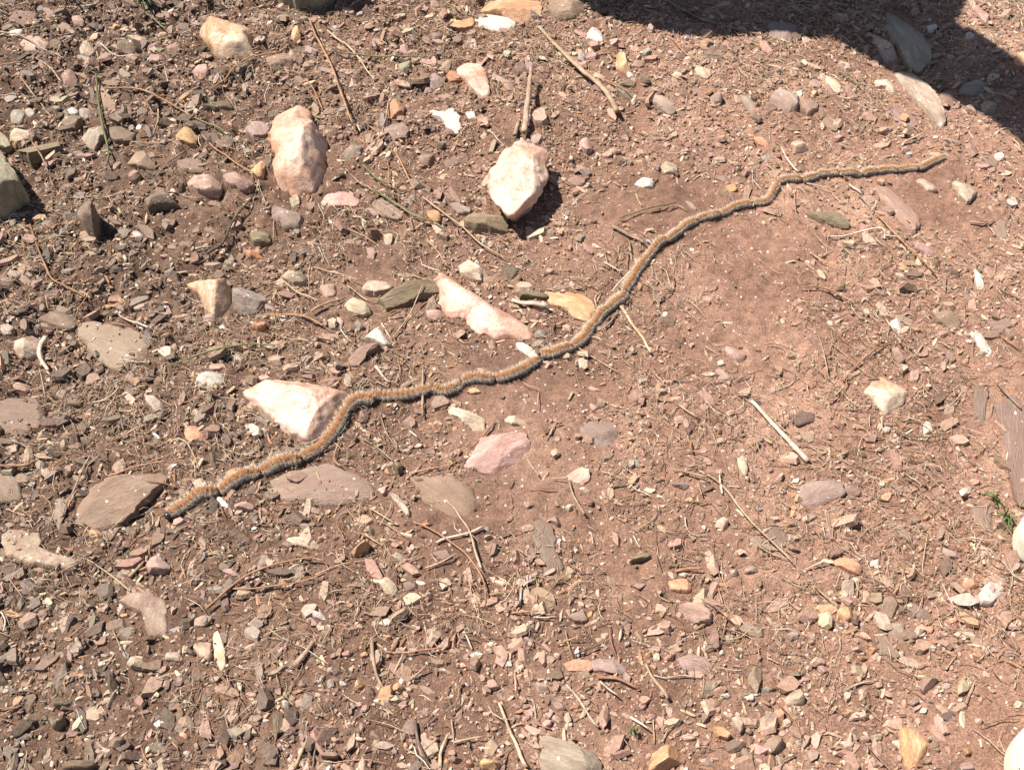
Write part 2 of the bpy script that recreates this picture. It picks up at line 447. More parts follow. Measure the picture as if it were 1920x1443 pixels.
O 13 1020,820 1080,790 1110,830 1080,870 1030,860; brick-orange cube-like pebble above a tan one; the brick-orange pebble
T 9 1000,900 1040,870 1100,920 1060,950 1010,930
W 9 870,890 910,880 950,940 930,970 890,940
W 13 185,900 220,880 250,930 240,1000 200,990
K 10 130,1030 200,1020 200,1160 160,1180 150,1280 130,1180; standing dark splinter with a pale edge; the standing splinter
P 14 1740,770 1800,750 1830,810 1800,860 1740,850; round salmon pebble in the lower centre; the round salmon pebble
B 16 480,1320 560,1290 620,1320 600,1370 500,1360; tawny stone with black shadow near the bottom edge; the tawny stone
B 8 650,1270 690,1250 700,1300 660,1310
P 7 600,1200 640,1210 630,1250 600,1245
O 13 1680,1380 1720,1340 1800,1350 1830,1400 1800,1450 1700,1450; honey-orange glassy pebble at the bottom edge; the honey-orange pebble
B 9 1450,1350 1540,1330 1550,1400 1470,1400
O 7 1570,1390 1640,1370 1640,1420 1580,1425
d 6 1100,30 1200,20 1210,90 1130,120
O 7 1470,430 1500,400 1500,540 1470,550
T 8 1380,680 1420,670 1480,740 1440,740
w 5 1830,630 1919,610 1919,670 1850,670
P 9 300,780 350,760 380,810 340,830
S 8 530,740 580,760 590,830 540,840
W 7 620,780 660,770 680,810 640,820
W 6 230,40 270,25 285,50 250,65
W 7 1260,100 1310,100 1310,145 1270,140
O 7 780,560 830,550 840,590 790,600
G 6 1490,0 1530,0 1530,30 1490,30
@3,2
S 16 225,1200 260,1170 400,1190 500,1240 610,1320 650,1390 640,1500 230,1500; large grey schist stone at the bottom edge with pale veins; the large grey schist
O 20 1060,1290 1130,1230 1210,1220 1280,1300 1280,1390 1220,1460 1040,1480; veined yellow-orange stone cut by the bottom edge; the veined orange stone
P 13 1265,200 1370,160 1410,180 1490,300 1480,355 1380,360 1290,310 1265,260; brick-pink rounded stone with pale streaks; the brick-pink stone
O 8 1180,10 1300,10 1340,80 1320,130 1200,90
M 9 420,290 480,240 560,240 580,300 550,350 470,340
T 7 430,350 500,345 520,370 470,390
M 9 570,640 640,600 800,600 850,660 840,740 760,740 640,710; low dusty mauve stone above a reddish bark strip; the dusty mauve stone
m 9 1240,610 1330,560 1440,590 1510,680 1480,740 1370,730 1290,700; wide flat grey-mauve stone in bare soil; the grey-mauve flat stone
W 9 1550,550 1590,525 1610,570 1570,590
T 7 1060,560 1100,550 1110,630 1070,645
O 7 1000,560 1050,550 1050,600 1010,600
P 8 1145,580 1215,570 1210,630 1150,630
W 9 1870,850 1919,790 1960,850 1900,870
W 7 1800,870 1850,860 1850,890 1810,890
T 9 1740,860 1800,830 1790,880 1750,890
W 9 1590,870 1640,840 1640,900 1610,915
O 11 1490,1100 1560,1090 1640,1180 1620,1230 1540,1190
T 9 1640,1010 1700,1010 1740,1150 1710,1180 1670,1110
P 8 1260,1200 1310,1160 1370,1180 1370,1220 1290,1230
d 5 1730,720 1800,680 1880,700 1870,770 1780,770
S 8 1420,1010 1470,1000 1480,1090 1430,1110
P 8 220,1080 260,1050 300,1060 290,1120 240,1130
B 7 230,990 270,970 275,1020 240,1025
S 9 390,1010 420,1000 450,1090 420,1120 400,1080
S 8 60,960 120,945 140,980 90,1000
P 7 1010,370 1090,350 1090,400 1020,400
T 8 1120,400 1170,350 1220,380 1180,410
G 7 840,480 880,460 880,510 850,530
P 7 1250,430 1300,410 1300,450 1255,450
O 8 430,960 500,940 510,990 440,995
P 8 960,960 1010,940 1010,990 970,1000
T 8 1590,430 1650,420 1670,490 1620,500
s 7 1700,1260 1760,1260 1820,1400 1740,1350
G 6 1400,1350 1450,1340 1510,1420 1450,1420
W 8 40,650 80,640 95,690 60,710
@3,3
w 10 1580,130 1650,20 1770,50 1780,90 1720,160 1680,215 1620,210 1590,170; pale speckled granite chip with ragged edges; the speckled granite chip
B 9 820,220 880,130 970,160 970,250 940,310 870,290; tan lozenge stone with a crisp shaded edge; the tan lozenge stone
O 10 520,160 560,150 630,240 650,310 590,340 540,290 520,220
O 7 1440,20 1560,0 1570,60 1540,105 1470,80
T 9 555,20 640,10 660,100 640,150 560,145
m 6 1000,200 1060,180 1240,280 1240,330 1130,330 1060,260
t 5 880,350 1020,330 1030,520 960,500 890,430
s 6 800,430 870,430 990,590 960,610 840,580
t 5 980,590 1100,600 1200,660 1130,690 1020,650
P 7 1050,450 1110,440 1100,490 1060,500
M 7 120,430 190,380 240,410 230,460 170,480
O 8 740,540 800,510 810,560 770,590
O 7 680,590 740,570 750,610 700,630
P 7 630,500 700,510 710,550 640,550
P 8 360,640 420,640 450,710 420,740 380,700
W 8 275,620 310,620 315,660 285,665
T 13 130,900 180,820 230,830 275,940 260,970 150,970; rough speckled pinkish cone-shaped stone; the speckled cone stone
B 10 1140,770 1200,710 1270,760 1250,830 1200,880 1150,860
P 8 1060,900 1120,880 1130,940 1090,970 1060,950
O 11 1000,1130 1060,1100 1190,1220 1180,1320 1120,1420 1060,1443 1010,1320; big flat brown-pink flake near the bottom edge; the big brown-pink flake
P 8 1250,1010 1300,1040 1360,1170 1310,1190 1260,1100
B 12 -40,1280 0,1200 70,1160 130,1220 110,1310 20,1340; rounded brown cobble near the bottom edge beside a thin root; the rounded bottom cobble
T 8 200,1200 260,1210 270,1260 230,1290
O 8 30,1020 80,960 130,1040 110,1110 60,1090
O 9 0,820 60,780 70,830 20,860
P 8 680,1180 750,1170 760,1240 700,1250
T 8 760,1170 850,1160 850,1220 790,1240
m 6 1760,560 1850,520 1900,560 1880,600 1790,600
T 5 1520,720 1580,690 1630,700 1580,750
O 8 1460,1280 1500,1250 1530,1310 1490,1350
m 5 1440,1390 1520,1370 1560,1443 1440,1460
O 7 1170,360 1240,370 1230,430 1180,430
T 8 1180,1360 1220,1350 1220,1400 1190,1400
T 7 530,1220 630,1220 640,1270 590,1300
O 7 575,1010 600,990 630,1020 600,1040
P 7 210,740 300,740 310,790 250,800
"""
STICKS = """
@0,2
t 40 200,240 330,380 450,500 540,590 640,680 720,780 780,900; stout tan twig slanting down toward bare soil
d 12 790,900 830,960 870,1030
n 10 600,590 700,640 800,690 890,740
b 46 140,640 120,830 90,1050; broken brown stick standing up behind the propped pink slab
b 34 50,940 20,1060
b 20 1150,0 1400,130 1600,200 1919,290
t 9 1060,130 940,240
n 10 1190,300 1300,430 1360,470
@0,1
n 17 400,150 450,290 560,520 640,740 730,970
t 15 530,210 640,310 740,420 890,620
g 11 530,430 800,445 1000,465 1290,465
n 12 380,630 440,700 500,820
n 14 0,480 120,430 250,340
n 18 1050,1180 1130,1330 1190,1430
n 10 980,1200 1000,1300 1010,1430 1180,1443
t 8 670,1260 780,1360 880,1440
g 12 800,1250 900,1350 990,1430
t 14 1000,800 980,900 920,1040
w 8 1740,1000 1860,1130
t 10 1500,1060 1600,970
t 8 1340,0 1430,60 1550,150
t 9 1460,20 1600,160
n 10 300,640 380,680 470,790
@0,0
t 11 0,265 170,310 330,410 500,490
w 10 280,470 370,520 460,610
t 10 170,620 280,750 390,890
g 17 730,580 750,780 790,1000 830,1180 815,1290
n 15 820,710 1050,730 1250,800 1450,900
g 10 1450,900 1700,1010
n 10 1070,760 1160,880
g 13 1040,60 1240,200
n 13 1520,1020 1600,1110 1700,1180 1800,1270 1910,1340
b 14 1390,1150 1260,1280 1150,1430
n 12 1919,480 1800,540 1690,650 1590,720
w 10 1240,520 1270,660
t 8 980,1075 1230,1095
w 9 760,340 880,420 1060,440
t 9 0,530 190,490
b 12 280,1150 350,1260 410,1420
w 8 0,730 130,745
b 12 1180,800 1200,900 1160,1050
t 8 690,1300 650,1440
@1,0
n 15 235,260 300,450 360,590 405,675 520,730 650,800; kinked orange pine needle bent at the middle
n 12 680,740 630,840 570,1000
w 14 890,910 1000,980 1130,1045
n 10 830,985 960,1020
g 17 1260,1310 1500,1270 1700,1230 1919,1200 2080,1215; long olive-green stem lying almost level
t 12 1060,60 960,200
d 20 1919,20 1750,200 1680,400 1560,490
w 18 1480,470 1590,420
w 38 330,1060 300,1130 290,1210 350,1310; curled cream root hugging an egg-shaped stone
w 12 380,1240 430,1340
t 9 1240,1300 1220,1430
d 10 540,0 450,110
@1,1
g 14 880,0 1050,110 1220,210 1330,240 1410,300
t 14 1250,50 1400,170 1550,270 1700,400 1870,510
t 14 1280,340 1360,440 1440,560
t 10 1180,610 1370,680
t 14 1260,720 1170,880 1030,1090
b 18 670,800 540,880 430,950
t 12 200,680 330,790 480,870
n 16 70,940 250,960 400,990 520,1040
t 10 630,240 770,290 900,370
t 12 670,60 770,190
n 12 1110,860 1010,880 930,980
t 10 440,570 600,620 770,680
t 12 690,720 850,810
b 10 850,830 940,780
w 12 940,980 980,1060 1020,1110
t 10 150,1080 280,1130 420,1170
w 27 900,1320 950,1390 1000,1440
t 10 1060,1230 1080,1330 1050,1440
n 10 1030,1190 1140,1260 1190,1340
t 10 1210,1240 1300,1310
t 8 320,1300 430,1260
t 8 130,180 120,320
t 12 470,1270 600,1430
n 12 1919,380 1840,400
b 20 1250,1290 1250,1443 1250,1660; short brown stick passing under the caterpillar line
@1,2
w 40 0,810 130,850 260,870; fat cream stick below the flat apricot quartz
b 30 750,280 860,330 1000,390
t 27 820,845 880,940 960,1060 1040,1215; tapering grey-tan stick running out from under the caterpillars
b 22 800,870 720,980 650,1020
w 12 920,490 930,530 870,610 800,680 750,760
b 20 880,370 890,450
n 10 870,450 860,560
w 14 690,540 820,605
t 9 1020,400 940,425
g 14 800,210 1000,140 1230,85
t 10 1230,85 1300,130
r 10 1140,540 1200,620 1210,690 1170,750 1040,810
t 9 1200,640 1280,630
t 11 690,740 640,760 620,800 640,850
t 10 500,1140 700,1280 810,1350
t 10 930,0 970,100
t 9 1510,430 1520,520
w 9 1830,20 1810,100
w 10 600,1060 680,1110
@1,3
n 15 820,170 950,320 1050,430 1240,640; straight tan needle running down from the pinkish slab
w 15 470,320 570,325 720,285 860,275 875,350; forked white rootlet arched over a clod
n 15 240,710 360,720 480,760 620,850
r 19 550,1443 680,1300 780,1220 900,1150; long russet stick above the lone quartz
t 10 320,430 500,550
t 10 370,1090 400,1200 430,1390
t 10 700,980 500,1110 450,1220
n 12 1720,1080 1890,1210
t 10 1330,650 1310,770
t 10 680,0 780,110
t 8 200,0 190,120
t 9 540,460 580,540 580,600
w 10 880,960 900,1040
w 12 960,1110 975,1170
w 13 1150,1160 1100,1230
w 10 820,60 770,150
t 12 1750,720 1880,780
b 15 1510,230 1610,240 1700,200
t 10 1660,240 1710,310
t 10 1840,110 1885,190
@0,3
w 17 100,1100 130,1180 170,1240 220,1300; crooked white rootlet below the cream quartz tooth
t 12 0,1230 90,1290
w 14 1010,1080 1040,1050 1160,1010
t 10 820,870 750,1000
w 14 520,1250 540,1320
w 14 610,1380 710,1443
w 10 290,1370 460,1420
t 12 1840,1030 1890,1150
g 9 520,500 680,650
w 14 0,500 100,530
w 15 1640,730 1600,690
@2,0
r 23 -40,615 100,610 240,605; russet stick cut by the side edge
b 17 100,430 200,460 270,530 400,560
r 17 800,690 950,650 1100,610 1260,605; thin russet stick resting on top of the brown cobble
n 12 830,410 980,350 1120,310
n 14 400,635 510,560
b 13 690,560 600,720 500,900 470,990 360,1030
t 12 640,1300 750,1360 860,1443 980,1545
n 12 1110,755 1360,780
t 12 830,1085 940,1010
n 16 970,1230 1040,1150
b 27 970,1440 1040,1380 1080,1320
b 14 450,1410 620,1350
t 10 1090,590 1230,540 1420,510
t 10 1280,460 1340,430 1430,490 1500,640
t 12 640,100 800,105 900,20
t 10 820,100 1000,20 1090,10
t 12 30,900 180,960
t 10 1490,0 1470,100
@2,1
r 20 -372,1692 -200,1550 -40,1450 150,1385 400,1335 530,1360; long bowed brown rootlet curving to a fork
r 14 -180,1540 40,1540 320,1510 520,1450
w 23 1350,1190 1420,1155 1590,1130 1700,1080; short white stick with a dark tip
r 17 1180,1030 1330,1100 1450,1180 1570,1280 1690,1440 1720,1530 1725,1640; long reddish needle sweeping downward
t 18 1430,880 1530,1000 1600,1120 1650,1280 1690,1400; long tan needle crossing the white stick
r 16 1150,650 1300,630 1440,600 1560,540
r 15 1790,250 1700,370 1620,460
t 10 930,220 980,360 1070,480
t 12 770,390 900,470 1030,570
n 17 630,430 590,550 600,600 650,650
n 10 610,600 780,600
n 12 1300,170 1450,130
t 12 860,930 1040,1060
t 14 1270,1380 1380,1350 1510,1280
t 12 1310,1270 1360,1340
w 16 1150,340 1210,400
g 10 830,620 960,570
g 10 600,545 740,535
t 10 0,860 40,780
t 10 450,1443 650,1370 850,1330
t 16 820,1130 950,1210
t 10 670,920 750,1030
@2,2
w 44 1790,130 1900,240 2100,450 2220,570; straight bleached stick lying clear on bare soil
t 15 1400,660 1550,750 1700,930 1800,1050 1919,1170 2100,1360; very long pale needle slanting across the soil
t 17 1200,650 1300,670 1450,730
w 16 1550,670 1570,830
t 12 680,620 870,710
t 14 1250,170 1380,270
w 10 1290,1010 1310,1090 1380,1140 1480,1125
b 20 430,730 470,850 540,980; kinked brown stick beside the small bright white pebble
t 14 300,700 420,710
t 16 120,540 200,680
n 10 120,775 320,780
b 14 920,1085 1040,1020 1090,960
w 12 910,1120 960,1210
t 12 290,350 330,270 450,215
r 19 1220,1390 1430,1370
b 14 870,50 890,0
t 10 200,30 190,160
t 10 1530,220 1620,250 1640,350
t 14 1010,400 1060,520
n 14 1340,430 1330,520
t 12 1390,750 1420,850
b 12 260,390 300,310
@2,3
g 13 940,360 1050,395 1200,405 1370,370; curved green stem between two white pebbles
b 15 600,0 500,100 430,135
b 10 490,190 690,210
b 14 1690,0 1880,200
n 10 840,890 1000,895
w 16 270,1390 400,1350
t 10 970,1390 1100,1420
t 10 120,730 230,780
@3,0
w 15 0,250 40,320 30,410
t 8 820,340 930,580
n 12 1580,1180 1700,1290 1880,1440
t 8 70,10 190,180
@3,1
b 30 870,480 880,620 910,750 960,840; twisted grey-brown stick standing clear of the gravel
b 44 290,690 360,600 430,490; short thick stub of brown stick
t 27 290,1440 340,1350 390,1220
b 17 430,1440 440,1330 470,1230
t 29 1820,950 1870,1080 1919,1200 1980,1340 2030,1440; long tan stick running off the bottom edge
t 27 1380,1440 1390,1320 1440,1200
t 17 1490,1260 1720,1220
r 14 970,560 1150,570 1400,545
t 16 1030,720 1100,590
b 12 1530,830 1510,960 1430,1050
d 25 1200,1100 1220,1250 1280,1390; dark charred root crooked at its lower end
d 20 1250,1150 1340,1060
b 18 1150,780 1280,680
w 14 1560,410 1620,540
t 10 660,390 620,520
b 20 1270,1310 1360,1220
b 14 1470,1090 1490,1280
t 14 1919,1280 1760,1440
t 10 1000,650 990,720 930,750
t 10 700,80 800,90 890,180
t 9 150,700 180,850
@3,2
w 21 410,800 500,920 600,1070 650,1120; white stripped twig turning brown at its foot
t 27 1000,650 1050,760 1140,870 1170,920
w 18 660,780 790,900
r 30 640,750 800,770 950,840; broad reddish bark strip below the dusty mauve stone
w 20 890,1050 1020,1150
w 12 1060,740 1160,760 1290,730 1370,740
w 18 180,20 80,80 60,200 0,260; wavy whitish root with a brown upper half
t 14 200,20 180,230
r 16 0,285 200,280
t 12 180,305 340,315
n 12 330,500 510,450
d 16 460,580 600,520 670,500
d 12 520,830 630,800
n 10 730,350 740,460 770,580
t 14 1530,780 1470,880 1440,970
t 12 1280,1060 1170,1140 1130,1230
w 10 100,920 160,940 180,1070
t 12 20,700 30,870
t 10 1060,1060 1070,1240
t 10 1140,1030 1130,1100
t 10 400,390 440,600
r 14 30,1110 150,1100 290,1150
r 12 1550,70 1580,200
@3,3
t 12 340,60 480,220
b 16 590,840 700,790 830,770
t 10 0,280 90,420
n 12 60,910 180,1050 250,1200
b 14 210,1320 110,1370 80,1440
n 16 1000,40 940,120
t 10 1560,760 1480,940
n 12 1780,620 1919,700
t 12 0,610 90,650
b 14 1420,580 1340,680
t 10 150,20 260,45 340,40
t 10 1110,750 1140,840
t 10 680,20 670,140
"""
# ------------------------------------------------------------------ small maths helpers
def unproject(px, py, z=0.0):
    """A photograph pixel to the point of the height z plane seen there."""
    dx = (np.asarray(px, float) - 960.0) / FPX
    dy = (np.asarray(py, float) - 721.5) / FPX
    rx = dx
    ry = math.cos(PITCH) - dy * math.sin(PITCH)
    rz = -math.sin(PITCH) - dy * math.cos(PITCH)
    t = (z - CAM[2]) / rz
    return CAM[0] + rx * t, CAM[1] + ry * t

def project(x, y, z=0.0):
    vx, vy, vz = x - CAM[0], y - CAM[1], z - CAM[2]
    d = vy * math.cos(PITCH) - vz * math.sin(PITCH)
    u = vy * math.sin(PITCH) + vz * math.cos(PITCH)
    return 960.0 + FPX * vx / d, 721.5 - FPX * u / d

def _h2(ix, iy, seed):
    n = (ix * 374761393 + iy * 668265263 + seed * 974634777) & 0x7fffffff
    n = ((n ^ (n >> 13)) * 1274126177) & 0x7fffffff
    return ((n ^ (n >> 16)) & 0xffff) / 65535.0

def vnoise(x, y, seed=0):
    x = np.asarray(x, float); y = np.asarray(y, float)
    ix = np.floor(x).astype(np.int64); iy = np.floor(y).astype(np.int64)
    fx = x - ix; fy = y - iy
    fx = fx * fx * (3 - 2 * fx); fy = fy * fy * (3 - 2 * fy)
    a = _h2(ix, iy, seed); b = _h2(ix + 1, iy, seed)
    c = _h2(ix, iy + 1, seed); d = _h2(ix + 1, iy + 1, seed)
    return (a + (b - a) * fx) * (1 - fy) + (c + (d - c) * fx) * fy - 0.5

def _h3(ix, iy, iz, seed):
    n = (ix * 374761393 + iy * 668265263 + iz * 1103515245 + seed * 974634777) & 0x7fffffff
    n = ((n ^ (n >> 13)) * 1274126177) & 0x7fffffff
    return ((n ^ (n >> 16)) & 0xffff) / 65535.0

def vnoise3(p, seed=0):
    ip = np.floor(p).astype(np.int64); f = p - ip
    f = f * f * (3 - 2 * f)
    r = 0.0
    for i in (0, 1):
        for j in (0, 1):
            for k in (0, 1):
                w = (f[:, 0] if i else 1 - f[:, 0]) * (f[:, 1] if j else 1 - f[:, 1]) * (f[:, 2] if k else 1 - f[:, 2])
                r = r + w * _h3(ip[:, 0] + i, ip[:, 1] + j, ip[:, 2] + k, seed)
    return r - 0.5

def ground_h(x, y):
    """Height of the bare soil."""
    x = np.asarray(x, float); y = np.asarray(y, float)
    h = 0.011 * vnoise(x * 5, y * 5, 1) + 0.006 * vnoise(x * 14, y * 14, 2)
    rough = 1.0 + 1.3 * np.clip((-0.02 - x) / 0.25 + (y - 0.15) / 0.4, 0, 1)
    h = h + rough * (0.0044 * vnoise(x * 40, y * 40, 3) + 0.0034 * vnoise(x * 95 + 3, y * 95, 4))
    h = h + rough * 0.0024 * vnoise(x * 210, y * 210 + 7, 5) + 0.0012 * vnoise(x * 420, y * 420, 6)
    return h

def smooth01(t):
    t = np.clip(t, 0, 1)
    return t * t * (3 - 2 * t)

def new_mesh(name, verts, faces_flat, face_len, smooth=True):
    me = bpy.data.meshes.new(name)
    verts = np.ascontiguousarray(verts, dtype=np.float32)
    faces_flat = np.ascontiguousarray(faces_flat, dtype=np.int32)
    me.vertices.add(len(verts)); me.vertices.foreach_set('co', verts.ravel())
    nf = len(face_len)
    me.loops.add(len(faces_flat)); me.loops.foreach_set('vertex_index', faces_flat)
    starts = np.zeros(nf, dtype=np.int32)
    starts[1:] = np.cumsum(face_len)[:-1]
    me.polygons.add(nf)
    me.polygons.foreach_set('loop_start', starts)
    me.polygons.foreach_set('use_smooth', np.full(nf, bool(smooth)))
    me.update(calc_edges=True)
    me.validate()
    return me

def set_tint(me, cols):
    a = me.attributes.new('tint', 'FLOAT_COLOR', 'POINT')
    c = np.ones((len(cols), 4), dtype=np.float32); c[:, :3] = cols
    a.data.foreach_set('color', c.ravel())

def link(name, me, mat=None, parent=None, **props):
    o = bpy.data.objects.new(name, me)
    COL.objects.link(o)
    if mat is not None:
        me.materials.append(mat)
    if parent is not None:
        o.parent = parent
    for k, v in props.items():
        o[k] = v
    return o

# ------------------------------------------------------------------ materials
def mat_base(name):
    m = bpy.data.materials.new(name); m.use_nodes = True
    nt = m.node_tree
    for n in list(nt.nodes):
        nt.nodes.remove(n)
    out = nt.nodes.new('ShaderNodeOutputMaterial')
    p = nt.nodes.new('ShaderNodeBsdfPrincipled')
    nt.links.new(p.outputs[0], out.inputs[0])
    return m, nt, p

def N(nt, kind, **kw):
    n = nt.nodes.new(kind)
    for k, v in kw.items():
        if k.startswith('i_'):
            n.inputs[k[2:].replace('_', ' ')].default_value = v
        else:
            setattr(n, k, v)
    return n

def ramp(nt, fac, stops):
    r = nt.nodes.new('ShaderNodeValToRGB')
    el = r.color_ramp.elements
    while len(el) < len(stops):
        el.new(0.5)
    for e, (pos, c) in zip(el, stops):
        e.position = pos
        e.color = (c[0], c[1], c[2], 1) if not isinstance(c, (int, float)) else (c, c, c, 1)
    nt.links.new(fac, r.inputs[0])
    return r.outputs[0]

def mix(nt, fac, a, b, mode='MIX'):
    m = nt.nodes.new('ShaderNodeMix'); m.data_type = 'RGBA'; m.blend_type = mode
    for sock, v in ((m.inputs[0], fac), (m.inputs[6], a), (m.inputs[7], b)):
        if isinstance(v, (int, float)):
            sock.default_value = v
        elif isinstance(v, tuple):
            sock.default_value = (v[0], v[1], v[2], 1)
        else:
            nt.links.new(v, sock)
    return m.outputs[2]

SOIL = (0.255, 0.158, 0.111)

def stone_mat(name, cols, scale=60.0, stretch=(1, 1, 1), bump=0.5, rough=0.7, spec=0.35, dust=0.12, flecks=0.0, veins=None, jitter=0.18, contrast=0.5, sss=0.0, stops=None):
    """cols: (dark, main, light). Object space, shifted per object so that no two stones are alike."""
    m, nt, p = mat_base(name)
    L = nt.links.new
    tc = N(nt, 'ShaderNodeTexCoord'); oi = N(nt, 'ShaderNodeObjectInfo')
    mul = N(nt, 'ShaderNodeVectorMath', operation='MULTIPLY')
    L(tc.outputs['Object'], mul.inputs[0]); mul.inputs[1].default_value = stretch
    comb = N(nt, 'ShaderNodeCombineXYZ')
    for i, k in enumerate((7.3, 3.1, 5.7)):
        mm = N(nt, 'ShaderNodeMath', operation='MULTIPLY'); mm.inputs[1].default_value = k
        L(oi.outputs['Random'], mm.inputs[0]); L(mm.outputs[0], comb.inputs[i])
    add = N(nt, 'ShaderNodeVectorMath', operation='ADD')
    L(mul.outputs[0], add.inputs[0]); L(comb.outputs[0], add.inputs[1])
    vec = add.outputs[0]
    def noise(s, d=6, r=0.6, v=vec, dist=0.0):
        n = N(nt, 'ShaderNodeTexNoise'); n.inputs['Scale'].default_value = s
        n.inputs['Detail'].default_value = d; n.inputs['Roughness'].default_value = r
        n.inputs['Distortion'].default_value = dist
        L(v, n.inputs['Vector']); return n.outputs['Fac']
    big = noise(scale, 8, 0.65, dist=0.6)
    w = 0.5 - contrast * 0.3
    col = ramp(nt, big, stops or [(max(0.0, w - 0.12), cols[0]), (0.5, cols[1]), (min(1.0, 1 - w + 0.1), cols[2])])
    fine = noise(scale * 9, 4, 0.7)
    col = mix(nt, 1.0, col, ramp(nt, fine, [(0.25, 0.62), (0.5, 1.0), (0.8, 1.3)]), 'MULTIPLY')
    if veins:
        vn = noise(scale * 1.7, 3, 0.5, dist=2.0)
        vf = ramp(nt, vn, [(0.487, 0.0), (0.5, 0.8), (0.513, 0.0)])
        col = mix(nt, vf, col, veins)
    # soil dust caught on the surface
    dn = noise(scale * 1.3 + 20, 6, 0.7)
    df = ramp(nt, dn, [(0.62 - dust * 0.6, 0.0), (0.75 - dust * 0.3, min(0.85, 0.35 + dust * 1.5))])
    col = mix(nt, df, col, (SOIL[0] * 0.92, SOIL[1] * 0.92, SOIL[2] * 0.90))
    # each stone its own shade
    hs = N(nt, 'ShaderNodeHueSaturation')
    v1 = N(nt, 'ShaderNodeMapRange'); v1.inputs[3].default_value = 1 - jitter; v1.inputs[4].default_value = 1 + jitter
    L(oi.outputs['Random'], v1.inputs[0]); L(v1.outputs[0], hs.inputs['Value'])
    fr = N(nt, 'ShaderNodeMath', operation='FRACT'); m7 = N(nt, 'ShaderNodeMath', operation='MULTIPLY'); m7.inputs[1].default_value = 17.13
    L(oi.outputs['Random'], m7.inputs[0]); L(m7.outputs[0], fr.inputs[0])
    v2 = N(nt, 'ShaderNodeMapRange'); v2.inputs[3].default_value = 0.488; v2.inputs[4].default_value = 0.512
    L(fr.outputs[0], v2.inputs[0]); L(v2.outputs[0], hs.inputs['Hue'])
    L(col, hs.inputs['Color'])
    col = hs.outputs[0]
    if flecks > 0:
        vo = N(nt, 'ShaderNodeTexVoronoi'); vo.inputs['Scale'].default_value = 550
        L(tc.outputs['Object'], vo.inputs['Vector'])
        sep = N(nt, 'ShaderNodeSeparateColor'); L(vo.outputs['Color'], sep.inputs[0])
        fm = ramp(nt, sep.outputs[0], [(1 - flecks, 0.0), (1 - flecks + 0.01, 1.0)])
        col = mix(nt, fm, col, (0.72, 0.68, 0.62))
    L(col, p.inputs['Base Color'])
    p.inputs['Roughness'].default_value = rough
    p.inputs['Specular IOR Level'].default_value = spec
    if sss:
        p.inputs['Subsurface Weight'].default_value = sss; p.inputs['Subsurface Radius'].default_value = (1.0, 0.55, 0.3); p.inputs['Subsurface Scale'].default_value = 0.012
    b1 = N(nt, 'ShaderNodeBump'); b1.inputs['Strength'].default_value = bump; b1.inputs['Distance'].default_value = 0.0022
    hm = N(nt, 'ShaderNodeMath', operation='MULTIPLY_ADD'); hm.inputs[1].default_value = 0.45
    L(fine, hm.inputs[0]); L(noise(scale * 3, 6, 0.7), hm.inputs[2]); L(hm.outputs[0], b1.inputs['Height'])
    L(b1.outputs[0], p.inputs['Normal'])
    return m

